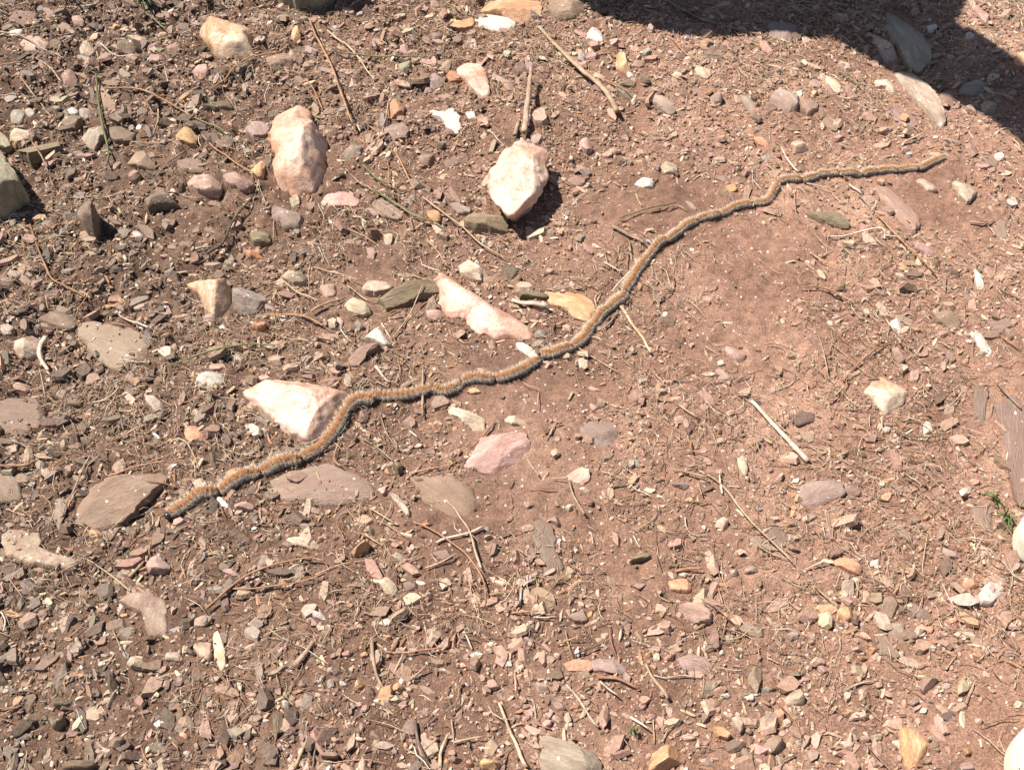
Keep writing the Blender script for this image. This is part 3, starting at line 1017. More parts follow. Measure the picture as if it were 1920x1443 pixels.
MAT = {
    'Q': stone_mat('peach_quartz', ((0.42, 0.19, 0.10), (0.58, 0.37, 0.26), (0.69, 0.555, 0.45)), 16, bump=0.9, rough=0.45, spec=0.5, dust=0.20, veins=(0.40, 0.185, 0.095), jitter=0.06, sss=0.3,
                   stops=[(0.34, (0.38, 0.185, 0.10)), (0.43, (0.48, 0.295, 0.195)), (0.50, (0.52, 0.36, 0.255)), (0.60, (0.56, 0.43, 0.325)), (0.70, (0.50, 0.34, 0.24))]),
    'L': stone_mat('olive_stone', ((0.15, 0.13, 0.08), (0.26, 0.23, 0.145), (0.37, 0.33, 0.22)), 50, (0.6, 2.0, 1.3), bump=0.8, rough=0.75, dust=0.2, jitter=0.06),
    'P': stone_mat('pink_stone', ((0.28, 0.16, 0.12), (0.40, 0.245, 0.19), (0.54, 0.37, 0.29)), 70, (0.6, 1.9, 1.3), bump=0.7, rough=0.65, dust=0.26, flecks=0.006, jitter=0.2),
    'W': stone_mat('white_quartz', ((0.36, 0.28, 0.21), (0.53, 0.455, 0.375), (0.66, 0.60, 0.53)), 90, bump=0.7, rough=0.4, spec=0.5, dust=0.16, jitter=0.1, sss=0.25),
    'S': stone_mat('grey_schist', ((0.15, 0.11, 0.078), (0.28, 0.21, 0.152), (0.42, 0.33, 0.245)), 55, (0.5, 3.2, 1.6), bump=0.75, rough=0.58, spec=0.45, dust=0.24, flecks=0.006, jitter=0.16),
    'M': stone_mat('mauve_stone', ((0.19, 0.125, 0.10), (0.295, 0.20, 0.165), (0.40, 0.29, 0.245)), 70, (0.6, 2.0, 1.2), bump=0.7, rough=0.65, dust=0.28, flecks=0.006),
    'B': stone_mat('brown_stone', ((0.15, 0.09, 0.06), (0.26, 0.165, 0.115), (0.38, 0.26, 0.19)), 70, (0.6, 2.0, 1.2), bump=0.8, rough=0.7, dust=0.26, flecks=0.006),
    'O': stone_mat('orange_stone', ((0.30, 0.14, 0.065), (0.46, 0.245, 0.125), (0.60, 0.40, 0.25)), 65, (0.7, 1.7, 1.2), bump=0.7, rough=0.6, dust=0.2),
    'T': stone_mat('tan_stone', ((0.27, 0.19, 0.125), (0.46, 0.345, 0.24), (0.62, 0.51, 0.39)), 75, (0.7, 1.8, 1.2), bump=0.75, rough=0.65, dust=0.22, flecks=0.01),
    'G': stone_mat('grey_stone', ((0.18, 0.14, 0.105), (0.30, 0.24, 0.185), (0.44, 0.365, 0.295)), 70, bump=0.65, rough=0.6, dust=0.24, flecks=0.01),
    'D': stone_mat('dark_stone', ((0.085, 0.058, 0.037), (0.175, 0.12, 0.078), (0.28, 0.20, 0.135)), 70, (0.8, 1.8, 1.2), bump=0.75, rough=0.65, dust=0.16, flecks=0.008),
    'K': stone_mat('weathered_wood', ((0.085, 0.06, 0.038), (0.24, 0.175, 0.11), (0.40, 0.315, 0.215)), 45, (0.35, 5.0, 5.0), bump=1.0, rough=0.75, spec=0.2, dust=0.08, contrast=0.7),
}
DUSTY = {
    's': stone_mat('dusty_schist', ((0.17, 0.125, 0.09), (0.255, 0.185, 0.135), (0.36, 0.275, 0.205)), 55, (0.5, 3.0, 1.6), bump=0.85, rough=0.7, dust=0.46, flecks=0.005),
    'b': stone_mat('dusty_brown', ((0.15, 0.095, 0.06), (0.25, 0.165, 0.11), (0.34, 0.24, 0.165)), 65, (0.6, 2.4, 1.2), bump=0.8, rough=0.75, dust=0.44, flecks=0.006),
    't': stone_mat('dusty_tan', ((0.26, 0.18, 0.12), (0.40, 0.295, 0.205), (0.54, 0.43, 0.33)), 60, bump=0.7, rough=0.7, dust=0.44, flecks=0.008),
    'm': stone_mat('dusty_mauve', ((0.20, 0.135, 0.11), (0.29, 0.195, 0.16), (0.38, 0.27, 0.22)), 65, (0.6, 2.0, 1.2), bump=0.7, rough=0.7, dust=0.44),
    'p': stone_mat('dusty_pink', ((0.30, 0.17, 0.125), (0.41, 0.25, 0.185), (0.52, 0.35, 0.27)), 60, (0.5, 2.6, 1.2), bump=0.7, rough=0.7, dust=0.42, flecks=0.004),
    'o': stone_mat('dusty_apricot', ((0.32, 0.19, 0.11), (0.48, 0.32, 0.21), (0.62, 0.50, 0.39)), 60, bump=0.55, rough=0.6, dust=0.28),
    'd': stone_mat('dusty_dark', ((0.08, 0.05, 0.036), (0.13, 0.085, 0.06), (0.19, 0.13, 0.095)), 70, bump=0.5, rough=0.75, dust=0.25),
    'w': stone_mat('dusty_white', ((0.34, 0.28, 0.225), (0.48, 0.42, 0.35), (0.62, 0.57, 0.50)), 80, bump=0.7, rough=0.6, dust=0.26),
}
MAT.update(DUSTY)
PALE_IN_SHADE = None

def tint_mat(name, rough=0.75, spec=0.3, bump=0.0, scale=500.0):
    """Colour from the mesh's own per-grain pigment, with fine mottling."""
    m, nt, p = mat_base(name)
    L = nt.links.new
    at = N(nt, 'ShaderNodeAttribute'); at.attribute_name = 'tint'
    tc = N(nt, 'ShaderNodeTexCoord')
    n = N(nt, 'ShaderNodeTexNoise'); n.inputs['Scale'].default_value = scale; n.inputs['Detail'].default_value = 3
    L(tc.outputs['Object'], n.inputs['Vector'])
    c = mix(nt, 1.0, at.outputs['Color'], ramp(nt, n.outputs['Fac'], [(0.25, 0.7), (0.5, 1.0), (0.75, 1.25)]), 'MULTIPLY')
    L(c, p.inputs['Base Color'])
    p.inputs['Roughness'].default_value = rough
    p.inputs['Specular IOR Level'].default_value = spec
    if bump:
        b = N(nt, 'ShaderNodeBump'); b.inputs['Strength'].default_value = bump; b.inputs['Distance'].default_value = 0.0008
        L(n.outputs['Fac'], b.inputs['Height']); L(b.outputs[0], p.inputs['Normal'])
    return m

def stick_mat(name, cols, scale=120.0, rough=0.6, spec=0.3, stretch=(1, 1, 1)):
    m, nt, p = mat_base(name)
    L = nt.links.new
    tc = N(nt, 'ShaderNodeTexCoord'); oi = N(nt, 'ShaderNodeObjectInfo')
    mp = N(nt, 'ShaderNodeVectorMath', operation='ADD')
    cb = N(nt, 'ShaderNodeCombineXYZ')
    mm = N(nt, 'ShaderNodeMath', operation='MULTIPLY'); mm.inputs[1].default_value = 9.0
    L(oi.outputs['Random'], mm.inputs[0]); L(mm.outputs[0], cb.inputs[0]); L(mm.outputs[0], cb.inputs[1])
    L(tc.outputs['Object'], mp.inputs[0]); L(cb.outputs[0], mp.inputs[1])
    n = N(nt, 'ShaderNodeTexNoise'); n.inputs['Scale'].default_value = scale; n.inputs['Detail'].default_value = 6; n.inputs['Roughness'].default_value = 0.7
    L(mp.outputs[0], n.inputs['Vector'])
    c = ramp(nt, n.outputs['Fac'], [(0.3, cols[0]), (0.5, cols[1]), (0.7, cols[2])])
    f = N(nt, 'ShaderNodeTexNoise'); f.inputs['Scale'].default_value = 900; f.inputs['Detail'].default_value = 2
    L(mp.outputs[0], f.inputs['Vector'])
    c = mix(nt, 1.0, c, ramp(nt, f.outputs['Fac'], [(0.3, 0.7), (0.6, 1.1)]), 'MULTIPLY')
    hs = N(nt, 'ShaderNodeHueSaturation')
    v1 = N(nt, 'ShaderNodeMapRange'); v1.inputs[3].default_value = 0.75; v1.inputs[4].default_value = 1.2
    L(oi.outputs['Random'], v1.inputs[0]); L(v1.outputs[0], hs.inputs['Value']); L(c, hs.inputs['Color'])
    L(hs.outputs[0], p.inputs['Base Color'])
    p.inputs['Roughness'].default_value = rough
    p.inputs['Specular IOR Level'].default_value = spec
    b = N(nt, 'ShaderNodeBump'); b.inputs['Strength'].default_value = 0.5; b.inputs['Distance'].default_value = 0.0006
    L(n.outputs['Fac'], b.inputs['Height']); L(b.outputs[0], p.inputs['Normal'])
    return m

SMAT = {
    'n': stick_mat('pine_needle_brown', ((0.15, 0.072, 0.034), (0.27, 0.14, 0.07), (0.40, 0.245, 0.14)), 60),
    't': stick_mat('dry_straw', ((0.22, 0.14, 0.08), (0.37, 0.25, 0.155), (0.50, 0.37, 0.25)), 60),
    'g': stick_mat('green_stem', ((0.07, 0.075, 0.028), (0.125, 0.13, 0.05), (0.24, 0.21, 0.10)), 50),
    'w': stick_mat('bleached_root', ((0.32, 0.23, 0.16), (0.48, 0.375, 0.28), (0.62, 0.53, 0.43)), 90),
    'd': stick_mat('dark_root', ((0.05, 0.035, 0.026), (0.10, 0.07, 0.05), (0.18, 0.13, 0.095)), 90, rough=0.8),
    'r': stick_mat('russet_bark', ((0.20, 0.09, 0.05), (0.31, 0.155, 0.09), (0.42, 0.25, 0.16)), 80),
    'b': stick_mat('brown_bark', ((0.14, 0.09, 0.06), (0.27, 0.18, 0.12), (0.42, 0.31, 0.22)), 80, rough=0.75),
}

# ------------------------------------------------------------------ soil
def soil_mat():
    m, nt, p = mat_base('soil')
    L = nt.links.new
    tc = N(nt, 'ShaderNodeTexCoord')
    def noise(s, d=6, r=0.6):
        n = N(nt, 'ShaderNodeTexNoise'); n.inputs['Scale'].default_value = s
        n.inputs['Detail'].default_value = d; n.inputs['Roughness'].default_value = r
        L(tc.outputs['Object'], n.inputs['Vector']); return n.outputs['Fac']
    a = ramp(nt, noise(7, 6, 0.6), [(0.30, (0.172, 0.098, 0.068)), (0.5, (0.272, 0.158, 0.111)), (0.70, (0.375, 0.230, 0.165))])
    c = mix(nt, 1.0, a, ramp(nt, noise(130, 6, 0.7), [(0.3, 0.62), (0.5, 1.0), (0.7, 1.28)]), 'MULTIPLY')
    c = mix(nt, 1.0, c, ramp(nt, noise(700, 4, 0.7), [(0.3, 0.5), (0.5, 1.0), (0.7, 1.5)]), 'MULTIPLY')
    # pinkish dry earth to one side, greyer humus to the other
    sx = N(nt, 'ShaderNodeSeparateXYZ'); L(tc.outputs['Object'], sx.inputs[0])
    mr = N(nt, 'ShaderNodeMapRange'); mr.inputs[1].default_value = -0.35; mr.inputs[2].default_value = 0.3
    L(sx.outputs[0], mr.inputs[0])
    c = mix(nt, mr.outputs[0], mix(nt, 1.0, c, (0.50, 0.51, 0.48), 'MULTIPLY'), mix(nt, 1.0, c, (1.10, 1.05, 1.01), 'MULTIPLY'))
    vo = N(nt, 'ShaderNodeTexVoronoi'); vo.inputs['Scale'].default_value = 620
    L(tc.outputs['Object'], vo.inputs['Vector'])
    sp = N(nt, 'ShaderNodeSeparateColor'); L(vo.outputs['Color'], sp.inputs[0])
    fm = ramp(nt, sp.outputs[0], [(0.988, 0.0), (0.992, 1.0)])
    c = mix(nt, fm, c, (0.54, 0.47, 0.39))
    L(c, p.inputs['Base Color'])
    p.inputs['Roughness'].default_value = 0.9
    p.inputs['Specular IOR Level'].default_value = 0.2
    b = N(nt, 'ShaderNodeBump'); b.inputs['Strength'].default_value = 0.9; b.inputs['Distance'].default_value = 0.0016
    hm = N(nt, 'ShaderNodeMath', operation='ADD')
    L(noise(420, 5, 0.75), hm.inputs[0]); L(noise(1100, 3, 0.7), hm.inputs[1])
    L(hm.outputs[0], b.inputs['Height']); L(b.outputs[0], p.inputs['Normal'])
    return m

def axis(lo, hi, step, out):
    core = np.arange(lo, hi + step / 2, step)
    g = step; ext = []; d = 0
    while d < out:
        g *= 1.45; d += g; ext.append(d)
    ext = np.array(ext)
    return np.concatenate([lo - ext[::-1], core, hi + ext])

gx = axis(-0.72, 0.72, 0.0031, 25.0); gy = axis(-0.42, 0.70, 0.0031, 25.0)
X, Y = np.meshgrid(gx, gy)
Z = ground_h(X, Y)
out_ = smooth01((np.maximum(np.maximum(np.abs(X) - 0.72, Y - 0.70), -0.42 - Y)) / 0.12)
Z = Z * (1 - out_) + out_ * (0.011 * vnoise(X * 5, Y * 5, 1))
far = np.clip((np.hypot(X, Y) - 1.0) / 6.0, 0, 1)
Z = Z + far * 0.25 * vnoise(X * 0.7, Y * 0.7, 11)
nx, ny = len(gx), len(gy)
idx = np.arange(nx * ny).reshape(ny, nx)
quads = np.stack([idx[:-1, :-1], idx[:-1, 1:], idx[1:, 1:], idx[1:, :-1]], -1).reshape(-1, 4)
gme = new_mesh('ground', np.stack([X, Y, Z], -1).reshape(-1, 3), quads.ravel(), np.full(len(quads), 4))
ground = link('ground', gme, soil_mat(), kind='structure')

# ------------------------------------------------------------------ unseen caster added out of frame to shade the far corner
def frame_tube(pts, radii, sides=8, seed=0, rough=0.0, cap=True, flat=1.0):
    """Verts and faces of a bent, tapering round bar through pts (n,3)."""
    pts = np.asarray(pts, float); n = len(pts)
    t = np.gradient(pts, axis=0); t /= np.linalg.norm(t, axis=1)[:, None] + 1e-12
    up = np.array([0, 0, 1.0])
    s = np.cross(t, up); ln = np.linalg.norm(s, axis=1)
    s[ln < 1e-4] = (1, 0, 0); s /= np.linalg.norm(s, axis=1)[:, None]
    u = np.cross(s, t)
    a = np.linspace(0, 2 * math.pi, sides, endpoint=False)
    ring = s[:, None, :] * np.cos(a)[None, :, None] + u[:, None, :] * np.sin(a)[None, :, None] * flat
    r = np.asarray(radii, float)[:, None, None] * np.ones((n, sides, 1))
    if rough:
        q = (pts[:, None, :] + ring * r).reshape(-1, 3)
        k = 1 + rough * vnoise3(q / (np.mean(radii) * 1.6), seed) * 2
        r = r * k.reshape(n, sides, 1)
    v = (pts[:, None, :] + ring * r).reshape(-1, 3)
    i = np.arange(n - 1)[:, None] * sides; j = np.arange(sides)[None, :]; j2 = (j + 1) % sides
    f = np.stack([i + j, i + j2, i + sides + j2, i + sides + j], -1).reshape(-1, 4)
    flat_f = list(f.ravel()); fl = [4] * len(f)
    if cap:
        flat_f += list(range(sides))[::-1]; fl.append(sides)
        flat_f += list(range((n - 1) * sides, n * sides)); fl.append(sides)
    return v, np.array(flat_f, dtype=np.int32), np.array(fl, dtype=np.int32)

def catmull(pts, per=6):
    p = np.asarray(pts, float)
    if len(p) < 3:
        t = np.linspace(0, 1, per + 1)[:, None]
        return p[0] * (1 - t) + p[-1] * t
    q = np.vstack([2 * p[0] - p[1], p, 2 * p[-1] - p[-2]])
    out = []
    for i in range(1, len(q) - 2):
        t = np.linspace(0, 1, per, endpoint=False)[:, None]
        a, b, c, d = q[i - 1], q[i], q[i + 1], q[i + 2]
        out.append(0.5 * (2 * b + (c - a) * t + (2 * a - 5 * b + 4 * c - d) * t ** 2 + (3 * b - a - 3 * c + d) * t ** 3))
    out.append(p[-1][None])
    return np.vstack(out)

def shadow_caster(px, py, h):
    """The point at height h whose shadow falls at the ground seen at pixel (px, py)."""
    x, y = unproject(px, py, 0)
    k = h / math.tan(SUN_EL)
    return (x - SHADOW_DIR[0] * k, y - SHADOW_DIR[1] * k, h)

bark = stick_mat('caster_skin', ((0.07, 0.055, 0.045), (0.15, 0.12, 0.095), (0.24, 0.20, 0.165)), 30, rough=0.9)  # brown skin of the added shade caster
caster = bpy.data.objects.new('added_shade_caster', None)
COL.objects.link(caster)
caster['label'] = 'leaning added shade caster beyond the top edge whose shade falls on the corner'
caster['category'] = 'caster'
BODY_PATH = [(420, -640, -0.05, 0.10), (660, -420, 0.08, 0.10), (960, -180, 0.24, 0.092), (1130, -75, 0.32, 0.088), (1290, -15, 0.40, 0.084), (1430, -15, 0.46, 0.084), (1560, -5, 0.52, 0.084), (1660, -30, 0.62, 0.08), (1650, -160, 0.78, 0.07), (1560, -330, 0.95, 0.06)]  # added form, laid back along the sun from the wanted shade
tp = catmull([shadow_caster(a, b, c) for a, b, c, d in BODY_PATH], 8)
tr = catmull([(d, 0, 0) for a, b, c, d in BODY_PATH], 8)[:, 0]
base = Vector(tp[0]); caster.location = base
def rel(v): return v - np.array(base)
v, f, fl = frame_tube(rel(tp), tr, 28, 3, 0.09)
link('caster_body', new_mesh('caster_body', v, f, fl), bark, caster)
ARM_PATH = [(1560, 0, 0.52, 0.070), (1680, 52, 0.56, 0.062), (1790, 112, 0.60, 0.056), (1900, 185, 0.64, 0.044), (2040, 290, 0.70, 0.036), (2200, 390, 0.78, 0.02)]
lp = catmull([shadow_caster(a, b, c) for a, b, c, d in ARM_PATH], 8)
lr = catmull([(d, 0, 0) for a, b, c, d in ARM_PATH], 8)[:, 0]
v, f, fl = frame_tube(rel(lp), lr, 20, 5, 0.10)
link('caster_arm', new_mesh('caster_arm', v, f, fl), bark, caster)

# ------------------------------------------------------------------ stones traced one by one
def poly_radius(poly, ang):
    """Distance from the origin to the outline along each angle (outline star-shaped about the origin)."""
    d = np.stack([np.cos(ang), np.sin(ang)], -1)
    best = np.zeros(len(ang))
    n = len(poly)
    for i in range(n):
        a = poly[i]; e = poly[(i + 1) % n] - a
        den = d[:, 0] * e[1] - d[:, 1] * e[0]
        den = np.where(np.abs(den) < 1e-12, 1e-12, den)
        t = (a[0] * e[1] - a[1] * e[0]) / den
        s = (a[0] * d[:, 1] - a[1] * d[:, 0]) / den
        ok = (t > 0) & (s >= -1e-6) & (s <= 1 + 1e-6)
        best = np.where(ok & (t > best), t, best)
    if (best <= 0).any():
        r = np.mean(best[best > 0]) if (best > 0).any() else 0.005
        best = np.where(best <= 0, r, best)
    return best

def centroid(p):
    x, y = p[:, 0], p[:, 1]; x2, y2 = np.roll(x, -1), np.roll(y, -1)
    c = x * y2 - x2 * y; A = c.sum() / 2
    if abs(A) < 1e-12:
        return p.mean(0)
    return np.array([((x + x2) * c).sum() / (6 * A), ((y + y2) * c).sum() / (6 * A)])

# broken faces worth placing by hand: (nx, ny, nz, how far out), and how far a rim stands clear of the soil
SPECIAL = {
    'the broad pink quartz': dict(planes=[(-0.22, -0.25, 0.94, 0.72), (0.80, -0.45, 0.40, 0.60), (0.15, 0.75, 0.65, 0.7)]),
    'the tall cream quartz': dict(planes=[(-0.48, -0.12, 0.87, 0.66), (0.82, -0.12, 0.56, 0.55), (-0.2, -0.8, 0.56, 0.72)]),
    'the ridged cream quartz': dict(planes=[(-0.45, -0.35, 0.82, 0.6), (0.80, -0.3, 0.52, 0.42), (-0.1, 0.8, 0.6, 0.6)]),
    'the leaf-shaped quartz': dict(planes=[(-0.32, -0.42, 0.85, 0.55), (0.45, 0.55, 0.70, 0.5)]),
    'the blocky peach quartz': dict(planes=[(0.05, 0.1, 0.99, 0.8), (0.1, -0.88, 0.47, 0.72), (-0.8, -0.1, 0.6, 0.75)]),
    'the propped pink slab': dict(planes=[(-0.22, -0.12, 0.97, 0.55)], lift=0.024),
    'the olive-grey block': dict(planes=[(-0.1, 0.05, 0.99, 0.86)], profile=(9, 3)),
    'the upright dark stone': dict(planes=[(-0.6, 0.1, 0.79, 0.75)], profile=(6, 2.5)),
    'the top-edge rock': dict(planes=[], profile=(7, 2.5)),
    'the long sunlit slab': dict(planes=[(0.0, 0.1, 0.99, 0.6), (-0.75, -0.6, 0.3, 0.8)]),
    'the mauve wedge': dict(planes=[(-0.15, 0.2, 0.97, 0.65), (0.25, -0.9, 0.35, 0.8)]),
    'the large grey schist': dict(planes=[(-0.15, 0.1, 0.98, 0.6)]),
    'the cream quartz tooth': dict(planes=[(-0.3, 0.5, 0.8, 0.5), (0.2, -0.85, 0.5, 0.7)]),
}
STONE_DISCS = []          # (cx, cy, angle, radius, buried) used to keep grains off the stones
STONE_GEO = []
LANDMARK = []
ITEMS = []                # everything that needs an automatic label

def rot2(p, a):
    c, s = math.cos(a), math.sin(a)
    return np.stack([p[:, 0] * c - p[:, 1] * s, p[:, 0] * s + p[:, 1] * c], -1)

def build_stone(pp, key, hmm, seed, special=None):
    r = np.random.default_rng(seed)
    flat = key.islower()
    h = hmm / 1000.0 * (0.62 if flat else 0.85)
    special = special or {}
    lift = special.get('lift', 0.0)
    pix_c = pp.mean(0)
    gz = 0.0
    x, y = unproject(pp[:, 0], pp[:, 1], gz + 0.22 * h + lift * 0.8)
    w = np.stack([x, y], -1)
    c = centroid(w)
    gz = float(ground_h(c[0], c[1]))
    x, y = unproject(pp[:, 0], pp[:, 1], gz + 0.22 * h + lift * 0.8)
    w = np.stack([x, y], -1); c = centroid(w)
    q = w - c
    Ly = q[:, 1].max() - q[:, 1].min()
    want = max(Ly - 0.55 * h / math.tan(PITCH), 0.6 * Ly)
    q[:, 1] *= want / Ly
    # long axis becomes the local X
    cov = np.cov(q.T); ev, evec = np.linalg.eigh(cov)
    ax = evec[:, 1]; ang = math.atan2(ax[1], ax[0])
    q = rot2(q, -ang)
    if np.cross(q[0], q[1]) < 0 or ((q * np.roll(q[:, ::-1], -1, axis=0) * [1, -1]).sum() < 0):
        pass
    size = math.sqrt(ev[1]) * 2
    pix = max(np.ptp(pp[:, 0]), np.ptp(pp[:, 1]))
    na, nr = (110, 32) if pix > 100 else (64, 18) if pix > 60 else (40, 11) if pix > 36 else (22, 7)
    th = np.linspace(0, 2 * math.pi, na, endpoint=False)
    R = poly_radius(q, th)
    # slight rounding plus a ragged outline
    R = R * (1.07 if key == 'Q' or flat else 1.14)
    k = 0.22 if not special else 0.04
    R = R * (1 - k) + k * 0.5 * (np.roll(R, 1) + np.roll(R, -1))
    Rm = R.mean()
    cs = np.stack([np.cos(th), np.sin(th)], -1)
    R = R * (1 + 0.07 * 2 * vnoise(cs[:, 0] * 3 + seed * 1.7, cs[:, 1] * 3, seed) + 0.04 * 2 * vnoise(cs[:, 0] * 9 + seed, cs[:, 1] * 9, seed + 1))
    pw, qw = (5.0, 2.2) if flat else (3.0, 1.8) if key in 'QWG' else (4.6, 2.3)
    if flat:
        pw, qw = 3.4, 1.7
    pw, qw = special.get('profile', (pw, qw))
    rho = np.concatenate([np.sin(np.linspace(0.12, 1, nr) * math.pi / 2) ** 0.9])
    zz = h * np.power(np.clip(1 - rho ** pw, 0, 1), 1 / qw)
    rings = [(a, b) for a, b in zip(rho, zz)]
    depth = 0.0035 + 0.3 * h
    if lift:
        zz = h * 0.45 * np.power(np.clip(1 - rho ** 6, 0, 1), 0.5); rings = list(zip(rho, zz))
        rings += [(0.97, -0.004), (0.84, -0.008), (0.62, -lift), (0.55, -lift - 0.006)]
        depth = lift + 0.006
    else:
        rings += [(0.99, -depth * 0.5), (0.86, -depth)]
    V = [np.array([[0, 0, h]])]
    for a, b in rings:
        V.append(np.concatenate([cs * (R * a)[:, None], np.full((na, 1), b)], 1))
    V = np.concatenate(V)
    # tilt
    tilt = r.normal(0, 0.10 if flat else 0.16, 2)
    top = V[:, 2] > -depth * 0.4
    V[:, 2] += np.where(top, (V[:, 0] * tilt[0] + V[:, 1] * tilt[1]) * np.clip(V[:, 2] / h, 0, 1), 0)
    # broken facets
    nf = 3 if flat or key == 'K' else (11 if pix > 60 else 8 if key in 'QWG' else 6)
    S = np.array([1 / max(size, 1e-4), 1 / max(size * 0.8, 1e-4), 1 / h])
    for i in range(nf):
        n = np.array([r.normal(), r.normal(), abs(r.normal()) * 0.9 + (0.5 if not flat else 1.2)])
        n /= np.linalg.norm(n)
        W = V * S
        d = W @ n
        cut = d.max() * (r.uniform(0.62, 0.9) if not special else r.uniform(0.8, 0.95))
        over = np.clip(d - cut, 0, None) * (0.92)
        W -= over[:, None] * n[None]
        V = W / S
    for pnx, pny, pnz, fr in special.get('planes', ()):
        n = np.array([pnx * math.cos(ang) + pny * math.sin(ang), -pnx * math.sin(ang) + pny * math.cos(ang), pnz]); n /= np.linalg.norm(n)
        d = V @ n
        V = V - (np.clip(d - d.max() * fr, 0, None) * 0.78)[:, None] * n[None]
    # grain and chips
    nm = Rm * (0.09 if not flat else 0.05) * (1.35 if key == 'Q' else 1)
    dirn = V / (np.linalg.norm(V * [1, 1, 1.5], axis=1)[:, None] + 1e-9)
    nz = vnoise3(V / (Rm * 0.55) + seed * 3.1, seed) + 0.5 * vnoise3(V / (Rm * 0.24) + seed, seed + 2) + 0.28 * vnoise3(V / (Rm * 0.1) + seed, seed + 4)
    if key in 'KSs':
        nz = nz + 0.8 * vnoise3(V * [0.25, 3.2, 2.0] / (Rm * 0.5) + seed, seed + 9)
    V = V + dirn * (nz * nm)[:, None]
    F = []; FL = []
    j = np.arange(na); j2 = (j + 1) % na
    F.append(np.stack([np.zeros(na, int), 1 + j, 1 + j2], -1).ravel()); FL += [3] * na
    for k2 in range(len(rings) - 1):
        o1 = 1 + k2 * na; o2 = o1 + na
        F.append(np.stack([o1 + j, o2 + j, o2 + j2, o1 + j2], -1).ravel()); FL += [4] * na
    last = 1 + (len(rings) - 1) * na
    F.append((last + j[::-1])); FL.append(na)
    F = np.concatenate(F)
    # settle: sit on the lowest-ish soil under the outline
    ww = rot2(cs * (R * 0.8)[:, None], ang) + c
    gz = float(np.percentile(ground_h(ww[:, 0], ww[:, 1]), 72 if flat else 58))
    return V, F, np.array(FL, dtype=np.int32), c, gz, ang, R, th, pix, pix_c, size

COLOUR = {'Q': 'peach quartz', 'P': 'pinkish', 'W': 'white', 'S': 'grey-brown', 'M': 'mauve', 'B': 'brown', 'L': 'olive', 'O': 'orange-tan', 'T': 'tan', 'G': 'grey', 'D': 'dark',
          'K': 'woody brown', 's': 'dusty grey', 'b': 'dusty brown', 't': 'dusty tan', 'm': 'dusty mauve', 'p': 'dusty pink', 'o': 'dusty apricot', 'd': 'dark brown', 'w': 'dusty white'}
tile_y = (0, 361, 722, 1082)
tc0 = tr0 = 0
num = 0
for line in STONES.strip().split('\n'):
    line = line.strip()
    if not line:
        continue
    if line[0] == '@':
        tr0, tc0 = [int(q) for q in line[1:].split(',')]
        continue
    parts = [q.strip() for q in line.split(';')]
    tok = parts[0].split()
    key, hmm = tok[0], float(tok[1])
    pp = np.array([[float(b) for b in a.split(',')] for a in tok[2:]])
    if len(pp) < 3:
        continue
    pp = pp / 4.0 + np.array([480.0 * tc0, tile_y[tr0]])
    num += 1
    V, F, FL, c, gz, ang, R, th, pix, pc, size = build_stone(pp, key, hmm, num, SPECIAL.get(parts[2]) if len(parts) > 2 else None)
    me = new_mesh('stone', V, F, FL, smooth=True)
    me.set_sharp_from_angle(angle=math.radians((60 if key in 'QW' else 34) if pix > 60 else 24 if pix > 36 else 16))
    big = pix > 46
    k = key.upper()
    nm = ('quartz_' if k in 'QW' else 'schist_' if k in 'S' else '') + ('stone' if big else 'pebble')
    if k == 'K':
        nm = 'wood_chunk' if big else 'wood_chip'
    o = link(nm, me, MAT[key])
    o.location = (c[0], c[1], gz - (0.0015 if not key.islower() else 0.001) + (SPECIAL.get(parts[2], {}).get('lift', 0.0) if len(parts) > 2 else 0.0))
    o.rotation_euler = (0, 0, ang)
    o['category'] = 'wood' if k == 'K' else 'stone' if big else 'pebble'
    o['group'] = 'stones lying on the soil' if big else 'pebbles strewn over the soil'
    ca, sa = math.cos(ang), math.sin(ang)
    G = np.stack([V[:, 0] * ca - V[:, 1] * sa + c[0], V[:, 0] * sa + V[:, 1] * ca + c[1], V[:, 2] + o.location[2]], -1)
    STONE_GEO.append((G, F, FL))
    STONE_DISCS.append((c, ang, th, R, key.islower(), gz))
    asp = np.ptp(rot2(pp - pc, 0)[:, 0]) / max(1, np.ptp(pp[:, 1]))
    lo, hi = sorted((np.linalg.eigh(np.cov(pp.T))[0]))
    ar = math.sqrt(hi / max(lo, 1e-6))
    if len(parts) > 1:
        o['label'] = parts[1]
        if len(parts) > 2:
            LANDMARK.append((parts[2], float(pc[0]), float(pc[1])))
    else:
        sz = 'tiny' if pix < 17 else 'small' if pix < 32 else 'middling' if pix < 55 else 'large'
        shp = 'oblong' if ar > 1.75 else 'rounded' if ar < 1.22 else 'angular'
        if key.islower():
            shp = 'flat'
        noun = 'chip' if k == 'K' else 'stone' if big else 'pebble'
        ITEMS.append((o, f'{sz} {shp} {COLOUR[key]} {noun}', float(pc[0]), float(pc[1])))

# one search tree over soil and stones, so that things laid on them touch them
bv, bf = [], []
off = 0
for G, F, FL in STONE_GEO:
    bv.extend(map(tuple, G.tolist()))
    s = 0
    Fl = F.tolist()
    for n in FL.tolist():
        bf.append([a + off for a in Fl[s:s + n]]); s += n
    off += len(G)
STONE_BVH = BVHTree.FromPolygons(bv, bf)
DOWN = Vector((0, 0, -1))
def surface(x, y):
    g = float(ground_h(x, y))
    hit = STONE_BVH.ray_cast(Vector((x, y, 0.3)), DOWN)
    if hit[0] is not None:
        return max(g, hit[0].z)
    return g

